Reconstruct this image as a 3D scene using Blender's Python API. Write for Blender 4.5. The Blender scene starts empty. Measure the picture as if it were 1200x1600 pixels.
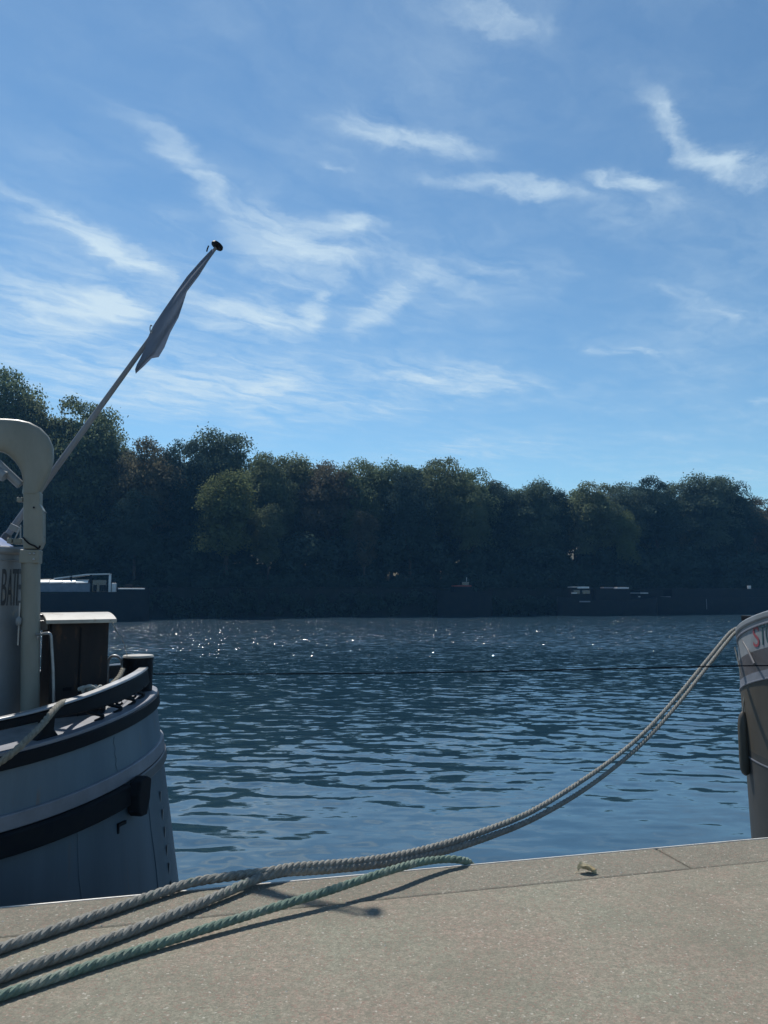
import bpy, math, random
import numpy as np
from mathutils import Vector, Matrix, noise as mnoise
R = math.radians
random.seed(7); rng = np.random.default_rng(7)
scene = bpy.context.scene
COL = scene.collection
# ---------------------------------------------------------------- camera
F = 1200.0; PITCH = math.atan(125/1200); EYE = 1.5
cam_d = bpy.data.cameras.new('camera'); cam = bpy.data.objects.new('camera', cam_d); COL.objects.link(cam)
cam.location = (0, 0, EYE); cam.rotation_euler = (R(90)+PITCH, 0, 0)
cam_d.sensor_fit = 'VERTICAL'; cam_d.sensor_height = 36; cam_d.lens = 27
cam_d.clip_start = .05; cam_d.clip_end = 4000
scene.camera = cam
scene.render.resolution_x = 768; scene.render.resolution_y = 1024
SUN_EL, SUN_AZ = 56.7, -28.3          # azimuth from the view direction, negative = left
scene.view_settings.view_transform = 'Standard'; scene.view_settings.look = 'None'
scene.view_settings.exposure = 0.27; scene.view_settings.gamma = 1

def ray(x, y):
    a = (x-600)/F; b = (800-y)/F; c, s = math.cos(PITCH), math.sin(PITCH)
    return Vector((a, c-b*s, s+b*c))
ALPHA = R(14.03); CA, SA = math.cos(ALPHA), math.sin(ALPHA)
EDGE = 4.18; WATER = -1.5
def W(s, t, z=0.0): return Vector((s*CA-t*SA, s*SA+t*CA, z))      # river frame: s along the quay, t across
def ST(p): return (p.x*CA+p.y*SA, -p.x*SA+p.y*CA)
def on_t(x, y, t):                       # pixel -> point on the vertical plane at t metres across the river
    d = ray(x, y); k = t/(-d.x*SA+d.y*CA); return Vector((d.x*k, d.y*k, EYE+d.z*k))
def on_z(x, y, z=0.0):
    d = ray(x, y); k = (z-EYE)/d.z; return Vector((d.x*k, d.y*k, z))
def at_d(x, y, dist):
    d = ray(x, y); k = dist/d.y; return Vector((d.x*k, dist, EYE+d.z*k))

# ---------------------------------------------------------------- world sky with cirrus
sun_vec = Vector((math.sin(R(SUN_AZ))*math.cos(R(SUN_EL)), math.cos(R(SUN_AZ))*math.cos(R(SUN_EL)), math.sin(R(SUN_EL))))
world = bpy.data.worlds.new('World'); scene.world = world; world.use_nodes = True
nt = world.node_tree; N = nt.nodes; L = nt.links
N.clear()
def nd(tree, typ, **kw):
    n = tree.nodes.new(typ)
    for k, v in kw.items():
        if k.startswith('i_'):
            n.inputs[k[2:].replace('_', ' ')].default_value = v
        else: setattr(n, k, v)
    return n
def mth(tree, op, a, b=None, c=None, clamp=False):
    n = tree.nodes.new('ShaderNodeMath'); n.operation = op; n.use_clamp = clamp
    for i, v in enumerate((a, b, c)):
        if v is None: continue
        if isinstance(v, (int, float)): n.inputs[i].default_value = v
        else: tree.links.new(v, n.inputs[i])
    return n.outputs[0]
sky = nd(nt, 'ShaderNodeTexSky', sky_type='NISHITA', sun_disc=False, sun_elevation=R(SUN_EL), sun_rotation=R(SUN_AZ),
         air_density=1.0, dust_density=0.05, ozone_density=3.2, altitude=30)
tc = nd(nt, 'ShaderNodeTexCoord'); sep = nd(nt, 'ShaderNodeSeparateXYZ'); L.new(tc.outputs['Generated'], sep.inputs[0])
zc = mth(nt, 'MAXIMUM', sep.outputs[2], .03)
comb = nd(nt, 'ShaderNodeCombineXYZ'); L.new(mth(nt, 'DIVIDE', sep.outputs[0], zc), comb.inputs[0]); L.new(mth(nt, 'DIVIDE', sep.outputs[1], zc), comb.inputs[1])
PL = comb.outputs[0]                     # the layer the cirrus lies in (unit height)
warp = nd(nt, 'ShaderNodeTexNoise', i_Scale=2.6, i_Detail=7.0, i_Roughness=.62); L.new(PL, warp.inputs['Vector'])
wv = nd(nt, 'ShaderNodeVectorMath', operation='SUBTRACT'); L.new(warp.outputs['Color'], wv.inputs[0]); wv.inputs[1].default_value = (.5, .5, .5)
ws = nd(nt, 'ShaderNodeVectorMath', operation='SCALE'); L.new(wv.outputs[0], ws.inputs[0]); ws.inputs['Scale'].default_value = .28
wa = nd(nt, 'ShaderNodeVectorMath', operation='ADD'); L.new(PL, wa.inputs[0]); L.new(ws.outputs[0], wa.inputs[1])
PW = wa.outputs[0]
def plane_pt(x, y):
    d = ray(x, y); return Vector((d.x/d.z, d.y/d.z))
streaks = [(630,-5,860,48,26,.55),(480,158,800,262,30,.7),(655,288,930,305,18,.75),(910,270,1040,290,22,.85),(1005,145,1085,245,34,.7),
 (1055,225,1210,305,32,.85),(-20,285,285,445,24,.8),(190,160,350,322,24,.55),(310,295,490,390,40,.65),(-60,430,240,520,75,.6),(95,462,240,492,24,.6),
 (290,475,510,522,34,.75),(485,520,528,440,22,.5),(550,528,668,415,24,.55),(300,340,720,520,110,.16),(-150,380,620,600,170,.14),(500,345,605,347,18,.55),(390,375,570,425,60,.45),
 (580,560,870,615,32,.62),(860,545,1070,549,10,.6),(180,590,580,665,60,.45),(1010,440,1190,515,28,.42),(-60,520,320,650,95,.42),(540,688,950,716,24,.36),
 (405,600,475,606,17,.42),(890,315,1090,345,46,.34),(620,395,890,440,46,.25),(870,728,876,775,3,.3),(1165,622,1240,628,9,.6),(220,352,305,330,30,.25),
 (1020,570,1110,585,12,.3),(560,610,760,640,40,.3),(1020,390,1140,410,12,.22),(1090,730,1230,745,14,.35),(495,255,555,262,8,.4),(960,640,1050,700,14,.15)]
acc = None
for (x0, y0, x1, y1, w, inten) in streaks:
    a, b = plane_pt(x0, y0), plane_pt(x1, y1); m = (a+b)/2; dv = b-a
    mx, my = (x0+x1)/2, (y0+y1)/2; ln = math.hypot(x1-x0, y1-y0)
    q = plane_pt(mx-(y1-y0)/ln*w, my+(x1-x0)/ln*w)-m
    u = dv.normalized(); hw = abs(q.x*-u.y+q.y*u.x)
    mp = nd(nt, 'ShaderNodeMapping', vector_type='TEXTURE'); L.new(PW, mp.inputs[0])
    mp.inputs['Location'].default_value = (m.x, m.y, 0); mp.inputs['Rotation'].default_value = (0, 0, math.atan2(u.y, u.x))
    mp.inputs['Scale'].default_value = (dv.length*.66, max(hw, .01)*1.3, 1)
    le = nd(nt, 'ShaderNodeVectorMath', operation='LENGTH'); L.new(mp.outputs[0], le.inputs[0])
    mr = nd(nt, 'ShaderNodeMapRange', interpolation_type='SMOOTHERSTEP'); L.new(le.outputs['Value'], mr.inputs[0])
    mr.inputs[1].default_value = 1.15; mr.inputs[2].default_value = .05; mr.inputs[3].default_value = 0; mr.inputs[4].default_value = inten
    acc = mr.outputs[0] if acc is None else mth(nt, 'ADD', acc, mr.outputs[0])
fm = nd(nt, 'ShaderNodeMapping', vector_type='TEXTURE'); L.new(PW, fm.inputs[0]); fm.inputs['Rotation'].default_value = (0, 0, R(46)); fm.inputs['Scale'].default_value = (.26, .12, 1)
fib = nd(nt, 'ShaderNodeTexNoise', i_Scale=1.0, i_Detail=8.0, i_Roughness=.6, i_Distortion=.3); L.new(fm.outputs[0], fib.inputs['Vector'])
f1 = nd(nt, 'ShaderNodeMapRange'); L.new(fib.outputs['Fac'], f1.inputs[0]); f1.inputs[1].default_value = .30; f1.inputs[2].default_value = .66; f1.inputs[3].default_value = .22; f1.inputs[4].default_value = 1.25
gen = nd(nt, 'ShaderNodeTexNoise', i_Scale=1.1, i_Detail=6.0, i_Roughness=.6); L.new(PW, gen.inputs['Vector'])
g1 = nd(nt, 'ShaderNodeMapRange', interpolation_type='SMOOTHSTEP'); L.new(gen.outputs['Fac'], g1.inputs[0]); g1.inputs[1].default_value = .38; g1.inputs[2].default_value = .75; g1.inputs[3].default_value = .03; g1.inputs[4].default_value = .26
acc = mth(nt, 'SUBTRACT', 1.0, mth(nt, 'POWER', 2.718, mth(nt, 'MULTIPLY', acc, -.75)))
val = mth(nt, 'ADD', mth(nt, 'MULTIPLY', acc, 1.75), mth(nt, 'MULTIPLY', mth(nt, 'SUBTRACT', fib.outputs['Fac'], .5), 1.9))
vr = nd(nt, 'ShaderNodeMapRange', interpolation_type='SMOOTHSTEP'); L.new(val, vr.inputs[0]); vr.inputs[1].default_value = .12; vr.inputs[2].default_value = 1.25
soft = mth(nt, 'MULTIPLY', mth(nt, 'MULTIPLY', acc, .26), f1.outputs[0])
msk = mth(nt, 'ADD', mth(nt, 'MULTIPLY', vr.outputs[0], mth(nt, 'MULTIPLY', acc, 1.3, clamp=True)), mth(nt, 'ADD', soft, mth(nt, 'MULTIPLY', g1.outputs[0], f1.outputs[0])))
up = nd(nt, 'ShaderNodeMapRange'); L.new(sep.outputs[2], up.inputs[0]); up.inputs[1].default_value = .02; up.inputs[2].default_value = .12
msk = mth(nt, 'MINIMUM', mth(nt, 'MULTIPLY', msk, up.outputs[0]), .92)
skm = nd(nt, 'ShaderNodeVectorMath', operation='MULTIPLY'); L.new(sky.outputs[0], skm.inputs[0]); SKYMUL = skm; skm.inputs[1].default_value = (.074, .095, .097)
mixc = nd(nt, 'ShaderNodeMix', data_type='RGBA'); L.new(msk, mixc.inputs['Factor']); L.new(skm.outputs[0], mixc.inputs['A']); mixc.inputs['B'].default_value = (.54, .67, .76, 1)
bg = nd(nt, 'ShaderNodeBackground'); L.new(mixc.outputs['Result'], bg.inputs[0]); bg.inputs[1].default_value = 1.0
wo = nd(nt, 'ShaderNodeOutputWorld'); L.new(bg.outputs[0], wo.inputs[0])
# ---------------------------------------------------------------- sun
sd = bpy.data.lights.new('sun', 'SUN'); sun = bpy.data.objects.new('sun', sd); COL.objects.link(sun)
sd.energy = 4.5; sd.angle = R(.55); sd.color = (1, .95, .88)
sun.rotation_euler = (-sun_vec).to_track_quat('-Z', 'Y').to_euler(); sun.location = (-20, 40, 60)

# ---------------------------------------------------------------- materials
MATS = {}
def mat(name, c1, c2=None, scale=6.0, rough=.6, metal=0.0, bump=0.0, bscale=None, detail=6.0, lo=.35, hi=.65, spec=.5, stretch=(1, 1, 1), c3=None, c3scale=2.0, c3lo=.58, c3hi=.68):
    m = bpy.data.materials.new(name); m.use_nodes = True; t = m.node_tree; b = t.nodes['Principled BSDF']
    b.inputs['Roughness'].default_value = rough; b.inputs['Metallic'].default_value = metal; b.inputs['Specular IOR Level'].default_value = spec
    geo = nd(t, 'ShaderNodeNewGeometry'); mp = nd(t, 'ShaderNodeMapping'); t.links.new(geo.outputs['Position'], mp.inputs[0]); mp.inputs['Scale'].default_value = stretch
    nz = nd(t, 'ShaderNodeTexNoise', i_Scale=scale, i_Detail=detail, i_Roughness=.65); t.links.new(mp.outputs[0], nz.inputs['Vector'])
    mr = nd(t, 'ShaderNodeMapRange'); t.links.new(nz.outputs['Fac'], mr.inputs[0]); mr.inputs[1].default_value = lo; mr.inputs[2].default_value = hi
    mx = nd(t, 'ShaderNodeMix', data_type='RGBA'); t.links.new(mr.outputs[0], mx.inputs['Factor'])
    mx.inputs['A'].default_value = (*c1, 1); mx.inputs['B'].default_value = (*(c2 or tuple(x*.75 for x in c1)), 1)
    out = mx.outputs['Result']
    if c3:
        n3 = nd(t, 'ShaderNodeTexNoise', i_Scale=c3scale, i_Detail=8.0, i_Roughness=.7); t.links.new(mp.outputs[0], n3.inputs['Vector'])
        r3 = nd(t, 'ShaderNodeMapRange'); t.links.new(n3.outputs['Fac'], r3.inputs[0]); r3.inputs[1].default_value = c3lo; r3.inputs[2].default_value = c3hi
        m3 = nd(t, 'ShaderNodeMix', data_type='RGBA'); t.links.new(r3.outputs[0], m3.inputs['Factor']); t.links.new(out, m3.inputs['A']); m3.inputs['B'].default_value = (*c3, 1)
        out = m3.outputs['Result']
    t.links.new(out, b.inputs['Base Color'])
    if bump:
        nb = nd(t, 'ShaderNodeTexNoise', i_Scale=bscale or scale*4, i_Detail=5.0, i_Roughness=.7); t.links.new(mp.outputs[0], nb.inputs['Vector'])
        bp = nd(t, 'ShaderNodeBump', i_Strength=bump, i_Distance=.01); t.links.new(nb.outputs['Fac'], bp.inputs['Height']); t.links.new(bp.outputs[0], b.inputs['Normal'])
    MATS[name] = m; return m
mat('hull_blue', (.095, .15, .195), (.068, .11, .15), 3.0, .42, bump=.12, bscale=9, c3=(.13, .10, .075), c3scale=11, c3lo=.60, c3hi=.74, stretch=(1, 1, .09))
mat('hull_low', (.07, .11, .145), (.046, .075, .10), 2.2, .5, bump=.15, bscale=7, c3=(.10, .085, .065), c3scale=9, c3lo=.58, c3hi=.76, stretch=(1, 1, .08))
mat('white_paint', (.21, .23, .25), (.165, .18, .19), 5.0, .42, bump=.05, c3=(.33, .27, .19), c3scale=7, c3lo=.66, c3hi=.78, stretch=(1, 1, .45))
mat('cream_paint', (.20, .205, .18), (.155, .16, .135), 5.0, .45, bump=.06, c3=(.28, .20, .11), c3scale=8, c3lo=.66, c3hi=.78, stretch=(1, 1, .4))
mat('pale_band', (.17, .185, .22), (.13, .14, .165), 6.0, .45, bump=.08, c3=(.18, .16, .14), c3scale=9, c3lo=.62, c3hi=.75)
mat('black_paint', (.004, .006, .010), (.008, .009, .012), 8.0, .5, bump=.1, spec=.12)
mat('black_rubber', (.006, .008, .012), (.011, .012, .014), 9.0, .8, bump=.25, spec=.15)
mat('rust_box', (.032, .026, .024), (.018, .017, .019), 5.0, .7, bump=.2, spec=.2, c3=(.10, .055, .03), c3scale=6, c3lo=.58, c3hi=.7, stretch=(1, 1, .35))
mat('lid_grey', (.36, .35, .31), (.27, .255, .22), 6.0, .5, bump=.1, c3=(.2, .15, .1), c3scale=5)
mat('deck_grey', (.20, .21, .21), (.13, .135, .14), 6.0, .7, bump=.2)
mat('steel', (.32, .33, .34), (.22, .22, .22), 12.0, .4, .6, bump=.05)
mat('letter_dark', (.02, .025, .035), (.04, .045, .05), 14.0, .5)
mat('letter_red', (.24, .045, .06), (.19, .04, .05), 14.0, .5)
mat('letter_green', (.02, .075, .085), (.03, .09, .10), 14.0, .5)
mat('blue_tarp', (.16, .23, .40), (.10, .15, .30), 4.0, .55, bump=.3, bscale=6)
mat('flag_cloth', (.26, .30, .37), (.20, .24, .30), 5.0, .8, bump=.15, bscale=25)
ft_ = MATS['flag_cloth'].node_tree; ftr = nd(ft_, 'ShaderNodeBsdfTranslucent'); ftr.inputs[0].default_value = (.27, .32, .40, 1); fms = nd(ft_, 'ShaderNodeMixShader'); fms.inputs[0].default_value = .6
ft_.links.new(ft_.nodes['Principled BSDF'].outputs[0], fms.inputs[1]); ft_.links.new(ftr.outputs[0], fms.inputs[2]); ft_.links.new(fms.outputs[0], ft_.nodes['Material Output'].inputs[0])
mat('pole_wood', (.19, .20, .22), (.14, .145, .16), 9.0, .5, stretch=(1, 1, .2))
mat('brown_hull', (.062, .052, .037), (.042, .036, .027), 2.5, .45, bump=.12, c3=(.05, .05, .045), c3scale=3, c3lo=.55, c3hi=.75, stretch=(1, 1, .4))
mat('bottom_black', (.022, .024, .024), (.035, .034, .03), 4.0, .55, bump=.15)
mat('dark_grey_paint', (.085, .08, .085), (.06, .058, .062), 5.0, .4)
mat('rope_tan', (.25, .235, .19), (.15, .14, .115), 40.0, .9, bump=.6, bscale=260)
mat('rope_grey', (.27, .265, .235), (.165, .16, .14), 30.0, .9, bump=.6, bscale=260, c3=(.10, .15, .12), c3scale=5)
mat('rope_pale', (.42, .42, .38), (.30, .30, .27), 30.0, .9, bump=.6, bscale=260)
mat('rope_green', (.16, .225, .175), (.10, .145, .115), 22.0, .9, bump=.6, bscale=260, c3=(.25, .27, .22), c3scale=6, c3lo=.5, c3hi=.62)
mat('cable_black', (.004, .006, .010), None, 20.0, .9, spec=.05)
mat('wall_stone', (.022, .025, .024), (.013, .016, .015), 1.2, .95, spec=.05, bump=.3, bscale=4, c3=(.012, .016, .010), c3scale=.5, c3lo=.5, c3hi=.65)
mat('bank_ground', (.045, .05, .028), (.07, .06, .04), .6, .95, bump=.3)
mat('bark', (.06, .05, .04), (.035, .03, .025), 6.0, .9, bump=.5, stretch=(1, 1, .25))
mat('barge_dark', (.010, .013, .018), (.016, .018, .02), 1.5, .7, bump=.1, spec=.1)
mat('barge_white', (.6, .61, .62), (.48, .49, .5), 2.0, .35)
mat('coaming_blue', (.13, .16, .21), (.09, .12, .16), 2.0, .5)
mat('barge_glass', (.02, .025, .03), None, 3.0, .08, spec=.8)
mat('barge_red', (.24, .05, .035), (.17, .04, .03), 3.0, .5)
mat('barge_bright', (.75, .75, .72), (.6, .6, .57), 3.0, .16)
mat('dry_leaf', (.62, .54, .36), (.42, .34, .2), 40.0, .8, bump=.3, bscale=120)
mat('edge_pale', (.60, .58, .53), (.42, .38, .33), 9.0, .4, .0, bump=.1, c3=(.24, .15, .09), c3scale=6, c3lo=.62)

def concrete(name, base, warm, dark):
    m = bpy.data.materials.new(name); m.use_nodes = True; t = m.node_tree; b = t.nodes['Principled BSDF']; b.inputs['Roughness'].default_value = .9; b.inputs['Specular IOR Level'].default_value = .25
    g = nd(t, 'ShaderNodeNewGeometry'); P = g.outputs['Position']
    def noi(s, d=6., r=.65):
        n = nd(t, 'ShaderNodeTexNoise', i_Scale=s, i_Detail=d, i_Roughness=r); t.links.new(P, n.inputs['Vector']); return n.outputs['Fac']
    def rng_(v, a, b2, c=0, d=1):
        n = nd(t, 'ShaderNodeMapRange'); t.links.new(v, n.inputs[0])
        for i, q in enumerate((a, b2, c, d)): n.inputs[i+1].default_value = q
        return n.outputs[0]
    def mixc_(f, a, bcol, mode='MIX'):
        n = nd(t, 'ShaderNodeMix', data_type='RGBA', blend_type=mode); t.links.new(f, n.inputs['Factor'])
        if isinstance(a, tuple): n.inputs['A'].default_value = (*a, 1)
        else: t.links.new(a, n.inputs['A'])
        if isinstance(bcol, tuple): n.inputs['B'].default_value = (*bcol, 1)
        else: t.links.new(bcol, n.inputs['B'])
        return n.outputs['Result']
    c = mixc_(rng_(noi(1.6), .38, .62), base, warm)
    c = mixc_(rng_(noi(5.0, 8), .52, .75, 0, .75), c, dark)
    c = mixc_(rng_(noi(28., 6, .7), .46, .60, 0, .55), c, tuple(x*.5 for x in base))
    c = mixc_(rng_(noi(13., 7, .7), .52, .66, 0, .35), c, (base[0]*1.15, base[1]*.92, base[2]*.9))
    c = mixc_(rng_(noi(.9, 9, .72), .47, .66, 0, .7), c, tuple(x*.55 for x in base))
    c = mixc_(rng_(noi(75., 5, .75), .54, .64, 0, .6), c, tuple(x*.35 for x in base))
    # exposed aggregate: small stones of differing tone
    v = nd(t, 'ShaderNodeTexVoronoi', i_Scale=120.0); t.links.new(P, v.inputs['Vector'])
    sp = nd(t, 'ShaderNodeSeparateColor'); t.links.new(v.outputs['Color'], sp.inputs[0])
    c = mixc_(rng_(sp.outputs[0], .0, 1., .0, .62), c, tuple(x*.45 for x in base))
    c = mixc_(rng_(sp.outputs[1], .978, .992, 0, .7), c, (.62, .58, .50))
    c = mixc_(rng_(sp.outputs[2], .86, .92, 0, .55), c, (.33, .20, .16))
    v2 = nd(t, 'ShaderNodeTexVoronoi', i_Scale=420.0); t.links.new(P, v2.inputs['Vector'])
    s2 = nd(t, 'ShaderNodeSeparateColor'); t.links.new(v2.outputs['Color'], s2.inputs[0])
    c = mixc_(rng_(s2.outputs[0], 0, 1, 0, .5), c, tuple(x*.4 for x in base))
    t.links.new(c, b.inputs['Base Color'])
    h = mth(t, 'ADD', mth(t, 'MULTIPLY', sp.outputs[0], .5), mth(t, 'MULTIPLY', noi(60., 8, .8), 1.2))
    h = mth(t, 'ADD', h, mth(t, 'MULTIPLY', s2.outputs[1], .35))
    bp = nd(t, 'ShaderNodeBump', i_Strength=1.0, i_Distance=.006); t.links.new(h, bp.inputs['Height']); t.links.new(bp.outputs[0], b.inputs['Normal'])
    MATS[name] = m
concrete('quay_concrete', (.40, .39, .30), (.45, .35, .28), (.27, .265, .21))
concrete('coping_concrete', (.35, .335, .265), (.33, .295, .235), (.22, .21, .17))

def leafmat(name, c, trans):
    m = bpy.data.materials.new(name); m.use_nodes = True; t = m.node_tree; t.nodes.clear()
    oi = nd(t, 'ShaderNodeObjectInfo'); g = nd(t, 'ShaderNodeNewGeometry')
    n = nd(t, 'ShaderNodeTexNoise', i_Scale=.35, i_Detail=3.0); t.links.new(g.outputs['Position'], n.inputs['Vector'])
    hs = nd(t, 'ShaderNodeHueSaturation'); hs.inputs['Color'].default_value = (*c, 1)
    t.links.new(mth(t, 'ADD', .47, mth(t, 'MULTIPLY', oi.outputs['Random'], .05)), hs.inputs['Hue'])
    t.links.new(mth(t, 'ADD', .5, mth(t, 'MULTIPLY', n.outputs['Fac'], 1.0)), hs.inputs['Value']); hs.inputs['Saturation'].default_value = .95
    d = nd(t, 'ShaderNodeBsdfDiffuse'); tr = nd(t, 'ShaderNodeBsdfTranslucent'); t.links.new(hs.outputs[0], d.inputs[0]); t.links.new(hs.outputs[0], tr.inputs[0])
    ms = nd(t, 'ShaderNodeMixShader'); ms.inputs[0].default_value = trans; t.links.new(d.outputs[0], ms.inputs[1]); t.links.new(tr.outputs[0], ms.inputs[2])
    o = nd(t, 'ShaderNodeOutputMaterial'); t.links.new(ms.outputs[0], o.inputs[0]); MATS[name] = m
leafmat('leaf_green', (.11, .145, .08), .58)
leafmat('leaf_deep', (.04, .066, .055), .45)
leafmat('leaf_brown', (.105, .105, .07), .55)
leafmat('leaf_yellow', (.115, .14, .06), .5)
leafmat('leaf_blue', (.08, .115, .085), .55)

def watermat():
    m = bpy.data.materials.new('river_water'); m.use_nodes = True; t = m.node_tree; b = t.nodes['Principled BSDF']
    b.inputs['Base Color'].default_value = (.014, .038, .058, 1); b.inputs['Roughness'].default_value = .05; b.inputs['IOR'].default_value = 2.05
    g = nd(t, 'ShaderNodeNewGeometry'); P = g.outputs['Position']
    dt = nd(t, 'ShaderNodeVectorMath', operation='DOT_PRODUCT'); t.links.new(P, dt.inputs[0]); dt.inputs[1].default_value = (-SA, CA, 0)
    big = nd(t, 'ShaderNodeTexNoise', i_Scale=.05, i_Detail=4.0); bm = nd(t, 'ShaderNodeMapping'); t.links.new(P, bm.inputs[0]); bm.inputs['Scale'].default_value = (1, 2.6, 1); t.links.new(bm.outputs[0], big.inputs['Vector'])
    tt = mth(t, 'ADD', dt.outputs['Value'], mth(t, 'MULTIPLY', mth(t, 'SUBTRACT', big.outputs['Fac'], .5), 22))
    def mr(a, b2, c, d):
        n = nd(t, 'ShaderNodeMapRange', interpolation_type='SMOOTHSTEP'); t.links.new(tt, n.inputs[0])
        for i, q in enumerate((a, b2, c, d)): n.inputs[i+1].default_value = q
        return n.outputs[0]
    k = mth(t, 'MULTIPLY', mth(t, 'ADD', mr(6, 22, .06, .52), mr(33, 43, 0, 1.0)), mr(80, 90, 1, .12))      # the wind-ruffled reach, calm again under the far bank
    n1 = nd(t, 'ShaderNodeTexNoise', i_Scale=3.2, i_Detail=3.0, i_Roughness=.6); nm = nd(t, 'ShaderNodeMapping'); t.links.new(P, nm.inputs[0]); nm.inputs['Scale'].default_value = (.55, 1.5, 1); t.links.new(nm.outputs[0], n1.inputs['Vector'])
    sv = nd(t, 'ShaderNodeVectorMath', operation='SUBTRACT'); t.links.new(n1.outputs['Color'], sv.inputs[0]); sv.inputs[1].default_value = (.5, .5, .5)
    pk = nd(t, 'ShaderNodeTexNoise', i_Scale=7.0, i_Detail=1.0); t.links.new(P, pk.inputs['Vector'])
    pr = nd(t, 'ShaderNodeMapRange'); t.links.new(pk.outputs['Fac'], pr.inputs[0]); pr.inputs[1].default_value = .57; pr.inputs[2].default_value = .75; pr.inputs[4].default_value = 6.0
    k = mth(t, 'ADD', k, mth(t, 'MULTIPLY', pr.outputs[0], mth(t, 'MULTIPLY', mr(20, 45, 0, 1), mr(80, 90, 1, 0))))      # a few steep facets that catch the sun
    sc = nd(t, 'ShaderNodeVectorMath', operation='SCALE'); t.links.new(sv.outputs[0], sc.inputs[0]); t.links.new(k, sc.inputs['Scale'])
    fl = nd(t, 'ShaderNodeVectorMath', operation='MULTIPLY'); t.links.new(sc.outputs[0], fl.inputs[0]); fl.inputs[1].default_value = (1, 1, 0)
    ad = nd(t, 'ShaderNodeVectorMath', operation='ADD'); t.links.new(fl.outputs[0], ad.inputs[0]); t.links.new(g.outputs['Normal'], ad.inputs[1])
    no = nd(t, 'ShaderNodeVectorMath', operation='NORMALIZE'); t.links.new(ad.outputs[0], no.inputs[0]); t.links.new(no.outputs[0], b.inputs['Normal'])
    t.links.new(mr(25, 45, .035, .13), b.inputs['Roughness'])
    MATS['river_water'] = m
watermat()

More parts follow.
